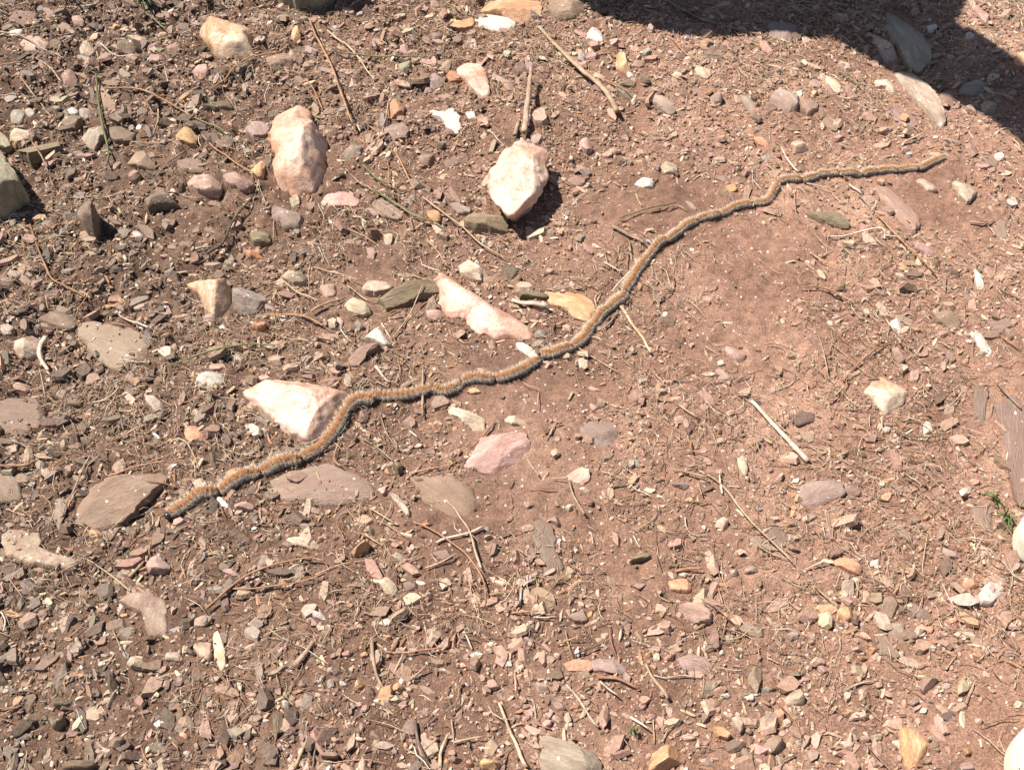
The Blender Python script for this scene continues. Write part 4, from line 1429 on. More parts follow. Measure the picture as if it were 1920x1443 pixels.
# mask of the ground covered by stones, 1.5 mm cells
MX0, MY0, MS = -0.8, -0.5, 0.0015
MW, MH = int(1.6 / MS), int(1.35 / MS)
mask = np.zeros((MH, MW), np.uint8)
pit = np.full((MH, MW), 9.0)
for c, ang, th, R, low, gz_ in STONE_DISCS:
    rm = R.max()
    i0, i1 = int((c[0] - rm - MX0) / MS), int((c[0] + rm - MX0) / MS) + 2
    j0, j1 = int((c[1] - rm - MY0) / MS), int((c[1] + rm - MY0) / MS) + 2
    i0, j0 = max(i0, 0), max(j0, 0); i1, j1 = min(i1, MW), min(j1, MH)
    if i1 <= i0 or j1 <= j0:
        continue
    gxx, gyy = np.meshgrid(MX0 + (np.arange(i0, i1) + .5) * MS - c[0], MY0 + (np.arange(j0, j1) + .5) * MS - c[1])
    aa = (np.arctan2(gyy, gxx) - ang) % (2 * math.pi)
    rr = np.interp(aa.ravel(), np.append(th, 2 * math.pi), np.append(R, R[0])).reshape(aa.shape)
    rq = np.hypot(gxx, gyy)
    ins = rq < rr * 0.90
    sub = mask[j0:j1, i0:i1]
    sub[ins] = np.maximum(sub[ins], 1 if low else 2)
    sp_ = pit[j0:j1, i0:i1]; ins = rq < rr * 0.93
    sp_[ins] = np.minimum(sp_[ins], gz_ - 0.0016)
# the soil gives way under each stone
gv = np.stack([X, Y, Z], -1).reshape(-1, 3)
gi = ((gv[:, 0] - MX0) / MS).astype(int); gj = ((gv[:, 1] - MY0) / MS).astype(int)
inside_ = (gi >= 0) & (gi < MW) & (gj >= 0) & (gj < MH)
gv[inside_, 2] = np.minimum(gv[inside_, 2], pit[gj[inside_], gi[inside_]])
gme.vertices.foreach_set('co', gv.astype(np.float32).ravel())
gme.update()
def covered(x, y):
    i = np.clip(((x - MX0) / MS).astype(int), 0, MW - 1); j = np.clip(((y - MY0) / MS).astype(int), 0, MH - 1)
    return mask[j, i]

# ------------------------------------------------------------------ caterpillars
CATS = [
    ('first caterpillar, heading the procession with its dark head free', [(320, 969), (342, 955), (372, 938), (412, 927)]),
    ('second caterpillar from the head, above the small salmon chip', [(412, 927), (438, 909), (465, 895), (490, 889)]),
    ('third caterpillar from the head, lying along the rust-stained schist', [(490, 888), (515, 875), (540, 866), (566, 863)]),
    ('long caterpillar climbing beside the shaded end of the broad pink quartz', [(566, 862), (600, 841), (630, 808), (651, 772)]),
    ('caterpillar arched at the sharp bend above the broad pink quartz foot', [(651, 771), (662, 756), (680, 749), (704, 754)]),
    ('caterpillar just past the bend, lying over the short brown stick', [(692, 742), (730, 741), (770, 734), (811, 726)]),
    ('sagging caterpillar between the short brown stick and an orange chip', [(811, 727), (832, 733), (850, 726), (866, 713)]),
    ('caterpillar lying level above the orange chip and striped oblong stone', [(866, 713), (885, 706), (905, 706), (928, 706)]),
    ('caterpillar rising toward the pale chip below the leaf-shaped quartz', [(928, 706), (955, 699), (985, 683), (1012, 668)]),
    ('caterpillar bulging downward just past the pale chip', [(1013, 661), (1035, 660), (1055, 652), (1074, 643)]),
    ('caterpillar climbing along the lower side of the flat apricot quartz', [(1074, 643), (1088, 633), (1100, 619), (1110, 604)]),
    ('caterpillar at the upper tip of the flat apricot quartz', [(1110, 604), (1120, 590), (1130, 579), (1140, 572)]),
    ('twisted caterpillar above the tapering grey-tan stick', [(1139, 572), (1152, 563), (1164, 555), (1172, 546)]),
    ('thick caterpillar climbing beside the curly white root', [(1170, 545), (1183, 525), (1198, 502), (1215, 478)]),
    ('caterpillar just above the curly white root', [(1215, 478), (1224, 465), (1236, 454), (1250, 446)]),
    ('short caterpillar following the one above the curly white root', [(1250, 446), (1258, 438), (1267, 431), (1276, 426)]),
    ('caterpillar beside the small slanting stone splinter', [(1276, 426), (1286, 419), (1297, 414), (1309, 411)]),
    ('caterpillar with an arched grey flank past the stone splinter', [(1309, 410), (1322, 404), (1336, 403), (1350, 400)]),
    ('long pale-flanked caterpillar ending at the thin white straw', [(1350, 400), (1368, 388), (1385, 380), (1415, 375)]),
    ('caterpillar turning the right-angled corner past the thin white straw', [(1415, 375), (1438, 372), (1449, 362), (1458, 342)]),
    ('caterpillar under the crooked white rootlet', [(1460, 339), (1475, 334), (1490, 334), (1504, 336)]),
    ('bright orange caterpillar next after the crooked white rootlet', [(1504, 336), (1514, 334), (1523, 331), (1533, 328)]),
    ('eighth caterpillar from the tail, before a cream straw', [(1533, 328), (1547, 324), (1560, 323), (1574, 326)]),
    ('caterpillar just beyond the cream straw laid across the line', [(1574, 326), (1588, 325), (1602, 324), (1617, 326)]),
    ('fourth caterpillar from the tail, above the long pinkish slab', [(1617, 326), (1626, 322), (1636, 320), (1646, 318)]),
    ('third caterpillar from the tail, past the long pinkish slab', [(1646, 318), (1658, 315), (1670, 315), (1683, 316)]),
    ('last but one caterpillar, slightly arched', [(1683, 316), (1696, 312), (1709, 313), (1722, 317)]),
    ('last caterpillar, at the tail end of the procession', [(1722, 317), (1738, 311), (1752, 303), (1772, 297)]),
]
def cat_body_mat():
    m = tint_mat('caterpillar_skin', rough=0.6, spec=0.3, bump=0.5, scale=900)
    return m
CB = cat_body_mat()
CHAIR = tint_mat('caterpillar_hair', rough=0.5, spec=0.35, scale=300)
CHEAD, cnt, cp = mat_base('caterpillar_head')
cnn = N(cnt, 'ShaderNodeTexNoise'); cnn.inputs['Scale'].default_value = 600
cnt.links.new(ramp(cnt, cnn.outputs['Fac'], [(0.35, (0.012, 0.011, 0.012)), (0.7, (0.05, 0.042, 0.04))]), cp.inputs['Base Color'])
cp.inputs['Roughness'].default_value = 0.3

def ellipsoid(nu=12, nv=8):
    th = np.linspace(0, math.pi, nv + 1)[1:-1]; ph = np.linspace(0, 2 * math.pi, nu, endpoint=False)
    V = [[0, 0, 1]] + [[math.sin(t) * math.cos(p), math.sin(t) * math.sin(p), math.cos(t)] for t in th for p in ph] + [[0, 0, -1]]
    F = []; FL = []
    for j in range(nu):
        F += [0, 1 + j, 1 + (j + 1) % nu]; FL.append(3)
    for i in range(len(th) - 1):
        for j in range(nu):
            a = 1 + i * nu
            F += [a + j, a + nu + j, a + nu + (j + 1) % nu, a + (j + 1) % nu]; FL.append(4)
    a = 1 + (len(th) - 1) * nu; e = len(V) - 1
    for j in range(nu):
        F += [a + j, e, a + (j + 1) % nu]; FL.append(3)
    return np.array(V, float), np.array(F), np.array(FL)

CAT_GEO = []
for ci, (lab, px) in enumerate(CATS):
    r = np.random.default_rng(100 + ci)
    rad = 0.0045 if ci < 5 else 0.0039 if ci < 14 else 0.0033 - 0.00035 * max(0, ci - 19) / 8
    pp = np.array(px, float)
    w = np.stack(unproject(pp[:, 0], pp[:, 1], 0.6 * rad), -1)
    w = catmull(w, 20)
    # even spacing
    s = np.concatenate([[0], np.cumsum(np.linalg.norm(np.diff(w, axis=0), axis=1))])
    n = 64
    t = np.linspace(0.0004, s[-1], n)
    w = np.stack([np.interp(t, s, w[:, 0]), np.interp(t, s, w[:, 1])], -1)
    w = w + np.array([-0.35, 0.9]) * (0.0009 * math.sin(ci * 2.4) * np.sin(np.linspace(0, math.pi, n)) + 0.0007 * math.cos(ci * 1.9))[:, None]
    z = np.array([surface(a, b) for a, b in w])
    kern = np.exp(-np.linspace(-2, 2, 17) ** 2); kern /= kern.sum()
    z = np.convolve(np.pad(z, 8, mode='edge'), kern, mode='valid')
    u = np.linspace(0, 1, n)
    nseg = 11
    seg = 0.5 - 0.5 * np.cos(2 * math.pi * nseg * u)
    taper = np.minimum(1, 0.72 + 0.28 * smooth01(u / 0.09)) * np.minimum(1, 0.52 + 0.48 * smooth01((1 - u) / 0.15))
    rr = rad * taper * (0.955 + 0.045 * seg)
    P = np.stack([w[:, 0], w[:, 1], z + rad * 0.80], -1)
    sides = 18
    tg = np.gradient(P, axis=0); tg /= np.linalg.norm(tg, axis=1)[:, None]
    sd_ = np.cross(tg, [0, 0, 1.0]); sd_ /= np.linalg.norm(sd_, axis=1)[:, None]
    up_ = np.cross(sd_, tg)
    v, f, fl = frame_tube(P, rr, sides, flat=0.88)
    a = np.linspace(0, 2 * math.pi, sides, endpoint=False)
    dors = np.abs(((a - math.pi / 2 + math.pi) % (2 * math.pi)) - math.pi)      # 0 on the back
    D, SG = np.meshgrid(dors, seg)
    U = np.repeat(u[:, None], sides, 1)
    spot = np.clip(1.3 - D / 0.25, 0, 1) * (SG > 0.6) * 0.7
    orange = np.array([0.27, 0.112, 0.038]); orange2 = np.array([0.38, 0.205, 0.095]); grey = np.array([0.62, 0.50, 0.385]); black = np.array([0.055, 0.048, 0.045]); belly = np.array([0.34, 0.29, 0.23])
    col = np.zeros((n, sides, 3))
    band = smooth01((0.80 - D) / 0.16)[..., None]
    side = (grey[None, None] * (0.50 + 0.7 * (1 - SG))[..., None])
    side = side * (1 - (np.abs(D - 0.92) < 0.10)[..., None] * 0.6) + (np.abs(D - 1.45) < 0.14)[..., None] * np.array([0.14, 0.12, 0.10])
    low = smooth01((D - 2.2) / 0.4)[..., None]
    side = side * (1 - low) + belly * low
    top = orange * (1 - spot[..., None] * 0.0) * (0.75 + 0.35 * SG[..., None])
    edge = smooth01((D - 0.42) / 0.25)[..., None]
    top = top * (1 - edge * 0.45) + orange2 * edge * 0.45
    top = top * (1 - 0.55 * spot[..., None]) + black * 0.55 * spot[..., None]
    col = side * (1 - band) + top * band
    tailn = smooth01((U - 0.93) / 0.06)[..., None]
    col = col * (1 - 0.3 * tailn)
    c0 = P[n // 2].copy(); c0[2] -= rad * 0.8
    v = v - c0
    root = bpy.data.objects.new('caterpillar', None)
    COL.objects.link(root)
    root.location = c0
    root['label'] = lab
    root['category'] = 'caterpillar'
    root['group'] = 'caterpillars walking head to tail in one line'
    bm_ = new_mesh('body', v, f, fl)
    cc = np.concatenate([col.reshape(-1, 3)])
    set_tint(bm_, cc)
    link('body', bm_, CB, root)
    # head: a dark glossy ball at the front end
    ev, ef, efl = ellipsoid()
    hk = 1.0 if ci == 0 else 0.62
    hv = ev * (rad * 0.66 * hk, rad * 0.72 * hk, rad * 0.72 * hk)
    M = np.stack([tg[0], sd_[0], up_[0]], 0)
    hv = hv @ M + (P[0] - tg[0] * rad * 0.42 - c0) + np.array([0, 0, -rad * 0.1])
    link('head', new_mesh('head', hv, ef, efl), CHEAD, root)
    # hair
    nh = 2000
    hu = r.uniform(0.01, 0.99, nh)
    nb = 22
    hu = np.clip((np.floor(hu * nseg) + 0.5 + r.normal(0, 0.17, nh)) / nseg, 0.01, 0.99)
    ha = np.where(r.random(nh) < 0.30, r.normal(0, 0.36, nh), np.sign(r.normal(size=nh)) * r.uniform(0.85, 2.0, nh))   # angle off the back
    i0 = np.clip((hu * (n - 1)).astype(int), 0, n - 1)
    nrm = sd_[i0] * np.sin(ha)[:, None] + up_[i0] * np.cos(ha)[:, None]
    pos = P[i0] + nrm * (rr[i0] * 0.92)[:, None]
    isd = np.abs(ha) < 0.74
    ln = np.where(isd, r.uniform(0.0008, 0.0019, nh), r.uniform(0.0016, 0.0040, nh)) * (rad / 0.0042)
    ln = ln * np.where(~isd & (r.random(nh) < 0.14), 1.75, 1.0)
    d = nrm + r.normal(0, 0.36, (nh, 3)) + tg[i0] * r.normal(0.1, 0.35, nh)[:, None]
    d[:, 2] += np.where(isd, 0.2, -0.05)
    d /= np.linalg.norm(d, axis=1)[:, None]
    tip = pos + d * ln[:, None]
    tip[:, 2] = np.maximum(tip[:, 2], z[i0] + 0.0003)
    wd = np.where(isd, 0.00013, 0.00010)[:, None]
    e1 = np.cross(d, [0, 0, 1.0]) + 1e-6; e1 /= np.linalg.norm(e1, axis=1)[:, None]; e2 = np.cross(d, e1)
    A = pos + e1 * wd; B = pos - 0.5 * e1 * wd + 0.87 * e2 * wd; C = pos - 0.5 * e1 * wd - 0.87 * e2 * wd
    hvv = np.stack([A, B, C, tip], 1).reshape(-1, 3) - c0
    b4 = np.arange(nh)[:, None] * 4
    hf = (b4 + np.array([[0, 1, 3, 1, 2, 3, 2, 0, 3]])).ravel()
    dc = np.array([[0.40, 0.18, 0.065], [0.30, 0.125, 0.045], [0.52, 0.34, 0.19], [0.62, 0.50, 0.36]])[r.choice(4, nh, p=[.4, .28, .2, .12])]
    pal = np.where(isd[:, None], dc, np.array([[0.62, 0.51, 0.39]]))
    dk = (r.random(nh) < 0.2) & ~isd
    pal = np.where(dk[:, None], np.array([[0.17, 0.14, 0.12]]), pal) * r.uniform(0.7, 1.2, (nh, 1))
    hm_ = new_mesh('hair', hvv, hf, np.full(nh * 3, 3), smooth=True)
    set_tint(hm_, np.repeat(pal, 4, 0))
    link('hair', hm_, CHAIR, root, kind='stuff')
    CAT_GEO.append((w, rad))
for i in (3, 0, 9, 13, 20):
    pass
for xs, ys, nm_ in ((365, 945, 'the leading caterpillar'), (1772, 297, 'the last caterpillar')):
    LANDMARK.append((nm_, xs, ys))

for w_, r_ in CAT_GEO:
    for a_, b_ in w_:
        i0, j0 = int((a_ - MX0) / MS), int((b_ - MY0) / MS)
        q = int(r_ * 0.95 / MS) + 1
        mask[max(0, j0 - q):j0 + q, max(0, i0 - q):i0 + q] = 2
# ------------------------------------------------------------------ sticks, needles and rootlets traced one by one
STICK = {'n': ('pine_needle', 'orange-brown needle', 'pine needle'), 't': ('dry_stem', 'tan dry stem', 'stem'), 'g': ('green_needle', 'green needle', 'pine needle'),
         'w': ('rootlet', 'whitish rootlet', 'root'), 'd': ('dark_root', 'dark root', 'root'), 'r': ('russet_twig', 'russet twig', 'twig'), 'b': ('twig', 'brown twig', 'twig')}
num = 0
for line in STICKS.strip().split('\n'):
    line = line.strip()
    if not line:
        continue
    if line[0] == '@':
        tr0, tc0 = [int(q) for q in line[1:].split(',')]
        continue
    parts = [q.strip() for q in line.split(';')]
    tok = parts[0].split()
    key, wd = tok[0], float(tok[1])
    pp = np.array([[float(b) for b in a.split(',')] for a in tok[2:]]) / 4.0 + np.array([480.0 * tc0, tile_y[tr0]])
    num += 1
    r = np.random.default_rng(5000 + num)
    w = np.stack(unproject(pp[:, 0], pp[:, 1], 0.002), -1)
    per = 7
    w = catmull(w, per)
    mmpx = np.hypot(w[0, 0] - CAM[0], np.hypot(w[0, 1] - CAM[1], CAM[2])) / FPX
    rad = max(0.00042, wd / 4.0 * mmpx * 0.5 * 0.92)
    n = len(w)
    s = np.concatenate([[0], np.cumsum(np.linalg.norm(np.diff(w, axis=0), axis=1))]); Ls = s[-1]
    m = int(np.clip(Ls / 0.0035, 6, 46)); t = np.linspace(0, Ls, m)
    w = np.stack([np.interp(t, s, w[:, 0]), np.interp(t, s, w[:, 1])], -1)
    z = np.array([surface(a, b) for a, b in w])
    # stiff things bridge hollows: rest on the high points
    z2 = z.copy()
    kk = max(1, m // 5)
    for i in range(m):
        z2[i] = z[max(0, i - kk):i + kk + 1].max()
    kern = np.hanning(2 * kk + 3); kern /= kern.sum()
    z2 = np.convolve(np.pad(z2, kk + 1, mode='edge'), kern, mode='valid')
    lift = 0.0012 if wd < 14 else 0.0018
    z = np.maximum(z2 * 0.8 + z * 0.2, z + 0.0002) + rad * 0.7 + lift * 0.4 + (0.0016 if key in 'ng' else 0.0009)
    if r.random() < 0.5:
        z = z + np.linspace(0, r.uniform(0.001, 0.004), m) * (1 if r.random() < .5 else 1)
    if parts[-1].startswith('broken brown stick standing'):
        z = z + np.linspace(0.012, 0.002, m)
    u = np.linspace(0, 1, m)
    if key in 'ng':
        rr = rad * (0.75 + 0.25 * np.sin(u * math.pi)) ; rough = 0.03; sides = 6
    else:
        a_, b_ = (1.0, 0.62) if r.random() < .5 else (0.62, 1.0)
        rr = rad * (a_ + (b_ - a_) * u) * 1.08; rough = 0.16 if wd > 13 else 0.08; sides = 9 if wd > 24 else 7 if wd > 13 else 5
        jit = rad * 0.35 if wd < 30 else rad * 0.12
        w = w + np.stack([vnoise(u * m * 0.35 + num, u * 0, num), vnoise(u * m * 0.35, u * 0 + 5, num + 3)], -1) * jit * 2
    P = np.stack([w[:, 0], w[:, 1], z], -1)
    c0 = P[m // 2].copy()
    v, f, fl = frame_tube(P - c0, rr, sides, num, rough, flat=0.8 if wd > 24 else 1.0)
    name, words_, cat = STICK[key]
    if wd >= 24 and key in 'tw':
        name, words_, cat = ('twig', 'stout pale stick', 'twig')
    o = link(name, new_mesh(name, v, f, fl), SMAT[key])
    o.location = c0
    o['category'] = cat
    o['group'] = 'twigs and needles littering the soil'
    pc = pp.mean(0)
    if len(parts) > 1:
        o['label'] = parts[1]
    else:
        chord = np.linalg.norm(pp[-1] - pp[0]); length = np.linalg.norm(np.diff(pp, axis=0), axis=1).sum()
        sz = 'short' if length < 30 else 'long' if length > 75 else 'medium'
        shp = 'straight' if chord > 0.985 * length else 'bent' if chord > 0.93 * length else 'curved'
        ITEMS.append((o, f'{sz} {shp} {words_}', float(pc[0]), float(pc[1])))

# ------------------------------------------------------------------ labels: what it looks like plus the landmark it lies by
def direction(dx, dy):
    a = math.degrees(math.atan2(-dy, dx)) % 360
    return ('right of', 'above right of', 'above', 'above left of', 'left of', 'below left of', 'below', 'below right of')[int(((a + 22.5) % 360) // 45)]
seen = {}
for o, words_, x, y in ITEMS:
    lm = min(LANDMARK, key=lambda q: (q[1] - x) ** 2 + (q[2] - y) ** 2)
    d = math.hypot(lm[1] - x, lm[2] - y)
    seen.setdefault((words_, direction(x - lm[1], y - lm[2]), lm[0]), []).append((d, o))
ORD = ('', 'second out', 'third out', 'fourth out', 'fifth out', 'sixth out', 'seventh out')
for (words_, dr, lm), lst in seen.items():
    lst.sort(key=lambda q: q[0])
    for i, (d, o) in enumerate(lst):
        lab = f'{words_} {dr} {lm}'
        if len(lst) > 1:
            lab += ', first out' if i == 0 else ', ' + ORD[min(i, 6)]
        o['label'] = lab

# ------------------------------------------------------------------ shoes at the edge of the picture
def simple_mat(name, c1, c2, scale, rough=0.6, spec=0.4, bump=0.2):
    m, nt, p = mat_base(name)
    tc = N(nt, 'ShaderNodeTexCoord')
    n = N(nt, 'ShaderNodeTexNoise'); n.inputs['Scale'].default_value = scale; n.inputs['Detail'].default_value = 6
    nt.links.new(tc.outputs['Object'], n.inputs['Vector'])
    nt.links.new(ramp(nt, n.outputs['Fac'], [(0.35, c1), (0.6, c2)]), p.inputs['Base Color'])
    p.inputs['Roughness'].default_value = rough; p.inputs['Specular IOR Level'].default_value = spec
    b = N(nt, 'ShaderNodeBump'); b.inputs['Strength'].default_value = bump; b.inputs['Distance'].default_value = 0.0006
    nt.links.new(n.outputs['Fac'], b.inputs['Height']); nt.links.new(b.outputs[0], p.inputs['Normal'])
    return m
RUBBER = simple_mat('cream_rubber', (0.52, 0.48, 0.33), (0.72, 0.69, 0.55), 70, 0.55, 0.3, 0.4)
CANVAS = simple_mat('white_canvas', (0.70, 0.69, 0.64), (0.80, 0.79, 0.75), 300, 0.8, 0.2, 0.6)
SOLE = simple_mat('shoe_sole', (0.50, 0.47, 0.36), (0.64, 0.61, 0.48), 60, 0.6)
LACE = simple_mat('shoe_lace', (0.70, 0.68, 0.62), (0.80, 0.78, 0.74), 400, 0.8)

def shoe_section(u, W):
    """half width and height of the shoe at u (0 toe, 1 heel)."""
    half = W * 0.5 * (np.clip(1 - (1 - np.clip(u / 0.24, 0, 1)) ** 2.2, 0, 1)) ** 0.5
    half = half * (1 - 0.22 * smooth01((u - 0.3) / 0.35) + 0.06 * smooth01((u - 0.7) / 0.2))
    half = half * np.clip(1 - np.clip((u - 0.9) / 0.1, 0, 1) ** 2 * 0.75, 0.1, 1)
    return half

def shoe(px, py, wdt, yaw, label):
    x, y = unproject(px, py, 0.012)
    g = float(ground_h(x, y)) + 0.0015
    root = bpy.data.objects.new('shoe', None); COL.objects.link(root)
    root.location = (x, y, g); root.rotation_euler = (0, 0, yaw)
    root['label'] = label; root['category'] = 'shoe'; root['group'] = 'pair of white shoes at the edge'
    Lg = 0.235
    def loft(name, us, prof, mat):
        rings = []
        for u in us:
            rings.append(prof(u))
        rings = np.array(rings); n, k, _ = rings.shape
        i = np.arange(n - 1)[:, None] * k; j = np.arange(k - 1)[None, :]
        f = np.stack([i + j, i + j + 1, i + k + j + 1, i + k + j], -1).reshape(-1, 4)
        ff = list(f.ravel()) + list(range(k))[::-1] + list(range((n - 1) * k, n * k)); ll = [4] * len(f) + [k, k]
        me = new_mesh(name, rings.reshape(-1, 3), ff, ll)
        return link(name, me, mat, root)
    us = 1 - np.cos(np.linspace(0.0, 1, 40) * math.pi / 2); us = np.concatenate([us * 0.3, np.linspace(0.32, 1.0, 26)])
    def sole_p(u):
        h = float(shoe_section(np.array(u), wdt)) + 0.0015
        zs = [(-h * .9, 0), (-h, 0.003), (-h, 0.016), (-h * .97, 0.018), (0, 0.019), (h * .97, 0.018), (h, 0.016), (h, 0.003), (h * .9, 0), (0, -0.001), (-h * .9, 0)]
        return [(u * Lg - 0.0015, a, b) for a, b in zs]
    loft('sole', us, sole_p, SOLE)
    def top_h(u):
        return 0.022 + 0.028 * float(smooth01(np.array(u / 0.16))) ** 0.6 + 0.045 * float(smooth01(np.array((u - 0.25) / 0.4)))
    def dome(u, sc, lo, cut=None):
        h = float(shoe_section(np.array(u), wdt)) * sc
        H = top_h(u) - lo
        out = []
        for a in np.linspace(0, math.pi, 17):
            zz = lo + H * max(0.0, math.sin(a)) ** 0.75
            if cut is not None and u > cut:
                zz = min(zz, lo + H * 0.93)
            out.append((u * Lg, -h * math.cos(a) * 1.0, zz))
        return out
    loft('toe_cap', us[us < 0.25], lambda u: dome(u, 1.0, 0.016), RUBBER)
    loft('upper', us[us > 0.235], lambda u: dome(u, 0.975, 0.015, 0.5), CANVAS)
    for q in range(4):
        u = 0.34 + q * 0.065
        zt = top_h(u) + 0.0012
        hw = float(shoe_section(np.array(u), wdt)) * 0.975
        yy = np.linspace(-0.62, 0.62, 13)
        zz_ = 0.015 + (top_h(u) - 0.015) * np.sqrt(1 - yy ** 2) ** 0.75
        pts = np.stack([u * Lg + 0.004 * np.cos(yy * 2), yy * hw, zz_ + 0.0008], -1)
        v, f, fl = frame_tube(pts, np.full(13, 0.0022), 6)
        link('lace', new_mesh('lace', v, f, fl), LACE, root)
    return root
shoe(1911, 1010, 0.060, math.radians(-4), 'cream-white rounded shoe toe beside the green grass tuft')
shoe(1901, 1450, 0.072, math.radians(3), 'cream-white rounded shoe toe in the bottom corner')

# ------------------------------------------------------------------ grass tufts
GRASS = stick_mat('grass_blade', ((0.05, 0.085, 0.025), (0.085, 0.14, 0.04), (0.15, 0.20, 0.07)), 60)
def blade_mesh(base_, tip_, wd, bend):
    n = 7; t = np.linspace(0, 1, n)[:, None]
    p = base_ * (1 - t) + tip_ * t
    p[:, 2] += bend * np.sin(t[:, 0] * math.pi)
    r_ = wd * (1 - 0.85 * t[:, 0] ** 1.5)
    return frame_tube(p, r_, 5, flat=0.35)
def tuft(px, py, blades, label, seed):
    x, y = unproject(px, py, 0.002); z = surface(float(x), float(y))
    root = bpy.data.objects.new('grass_tuft', None); COL.objects.link(root)
    root.location = (x, y, z); root['label'] = label; root['category'] = 'grass'
    r = np.random.default_rng(seed)
    for dx, dy, hh, wd in blades:
        q = np.array(unproject(px + dx, py + dy, hh))
        tip_ = np.array([q[0] - x, q[1] - y, hh])
        v, f, fl = blade_mesh(np.array([r.normal(0, .0008), r.normal(0, .0008), -0.001]), tip_, wd, abs(hh) * 0.5 + 0.002)
        link('blade', new_mesh('blade', v, f, fl), GRASS, root)
tuft(1890, 963, [(-30, 6, .006, .0011), (-14, 20, .006, .0013), (-10, 34, .004, .0012), (2, 26, .006, .0012), (8, 40, .004, .0012), (-22, -14, .008, .0012), (14, 2, .008, .001), (-4, -12, .01, .001), (6, 14, .008, .0013), (-20, 26, .004, .001), (18, 22, .005, .001)], 'green grass tuft beside the cream-white shoe toe', 1)
tuft(1871, 938, [(-20, -12, .006, .002), (-24, -20, .005, .0014), (8, 8, .005, .001), (-8, -18, .007, .0013), (-10, 12, .004, .0009)], 'small bent grass sprig above the green grass tuft', 2)
tuft(1189, 1374, [(-10, -12, .006, .0012), (6, -12, .006, .0014), (-14, 2, .004, .001), (10, 4, .004, .001), (0, 10, .004, .0012), (-4, -4, .008, .001)], 'tiny green seedling above the veined orange stone', 3)
tuft(270, -6, [(-30, 10, .012, .0014), (-14, 18, .012, .0014), (2, 22, .01, .0014), (14, 16, .012, .0013), (26, 10, .014, .0014), (-22, 2, .02, .0014), (10, 4, .02, .0014), (0, 12, .016, .0014), (34, 2, .01, .0012)], 'dark grass tuft at the top edge above the charcoal stone', 4)
tuft(118, -10, [(-30, 14, .012, .0014), (-12, 20, .012, .0014), (6, 18, .01, .0014), (20, 16, .012, .0013), (32, 10, .014, .0014), (-20, 4, .02, .0014), (12, 6, .02, .0014), (-40, 8, .01, .0012)], 'dark grass tuft in the top corner above the white oval pebble', 5)

# ------------------------------------------------------------------ loose gravel, too many to count
def base_shapes(kind, count, seed):
    r = np.random.default_rng(seed)
    bm = bmesh.new()
    if kind == 'octa':
        bmesh.ops.create_icosphere(bm, subdivisions=1, radius=1)
        bm.free()
        V = np.array([[1, 0, 0], [-1, 0, 0], [0, 1, 0], [0, -1, 0], [0, 0, 1], [0, 0, -1]], float)
        F = np.array([[0, 2, 4], [2, 1, 4], [1, 3, 4], [3, 0, 4], [2, 0, 5], [1, 2, 5], [3, 1, 5], [0, 3, 5]])
    elif kind == 'shard':
        bm.free()
        out = []
        a0 = np.linspace(0, 2 * math.pi, 6, endpoint=False)
        F = [[i, (i + 1) % 6, 6 + (i + 1) % 6] for i in range(6)] + [[i, 6 + (i + 1) % 6, 6 + i] for i in range(6)] + [[12, 6 + i, 6 + (i + 1) % 6] for i in range(6)]
        for i in range(count):
            a = a0 + r.uniform(-0.38, 0.38, 6); q = r.uniform(0.7, 1.2, 6); k = r.uniform(0.68, 0.95)
            sl = r.normal(0, 0.28, 2); of = r.normal(0, 0.12, 2)
            B = np.stack([np.cos(a) * q, np.sin(a) * q, np.full(6, -0.7)], -1)
            T = np.stack([np.cos(a) * q * k + of[0], np.sin(a) * q * k + of[1], np.zeros(6)], -1)
            T[:, 2] = 0.75 + T[:, 0] * sl[0] + T[:, 1] * sl[1] + r.normal(0, 0.08, 6)
            C_ = T.mean(0) + [0, 0, r.normal(0.05, 0.1)]
            out.append(np.vstack([B, T, C_[None]]))
        return np.array(out), np.array(F)
    else:
        bmesh.ops.create_icosphere(bm, subdivisions=1 if kind == 'ico' else 2, radius=1)
        bm.verts.ensure_lookup_table()
        V = np.array([v.co[:] for v in bm.verts]); F = np.array([[v.index for v in f.verts] for f in bm.faces])
        bm.free()
    out = []
    for i in range(count):
        W = V * r.uniform(0.78, 1.2, (len(V), 1)) if kind != 'ico2' else V * (1 + 0.35 * vnoise3(V * 1.3 + i * 7, i)[:, None])
        for k in range(5 if kind == 'ico2' else 2):
            n = r.normal(size=3); n /= np.linalg.norm(n)
            d = W @ n; cut = d.max() * r.uniform(0.5, 0.85)
            W = W - np.clip(d - cut, 0, None)[:, None] * n
        out.append(W)
    keep = V[F].mean(1)[:, 2] > -0.45       # the underside lies in the soil
    if kind == 'octa':
        keep = V[F].mean(1)[:, 2] > 0
    return np.array(out), F[keep]

def rand_rot(n, r, tilt):
    a = r.uniform(0, 2 * math.pi, n); b = r.normal(0, tilt, n); c = r.normal(0, tilt, n)
    ca, sa, cb, sb, cc, sc = np.cos(a), np.sin(a), np.cos(b), np.sin(b), np.cos(c), np.sin(c)
    z = np.zeros(n); o = np.ones(n)
    Rz = np.array([[ca, -sa, z], [sa, ca, z], [z, z, o]]).transpose(2, 0, 1)
    Rx = np.array([[o, z, z], [z, cb, -sb], [z, sb, cb]]).transpose(2, 0, 1)
    Ry = np.array([[cc, z, sc], [z, o, z], [-sc, z, cc]]).transpose(2, 0, 1)
    return Rz @ Rx @ Ry

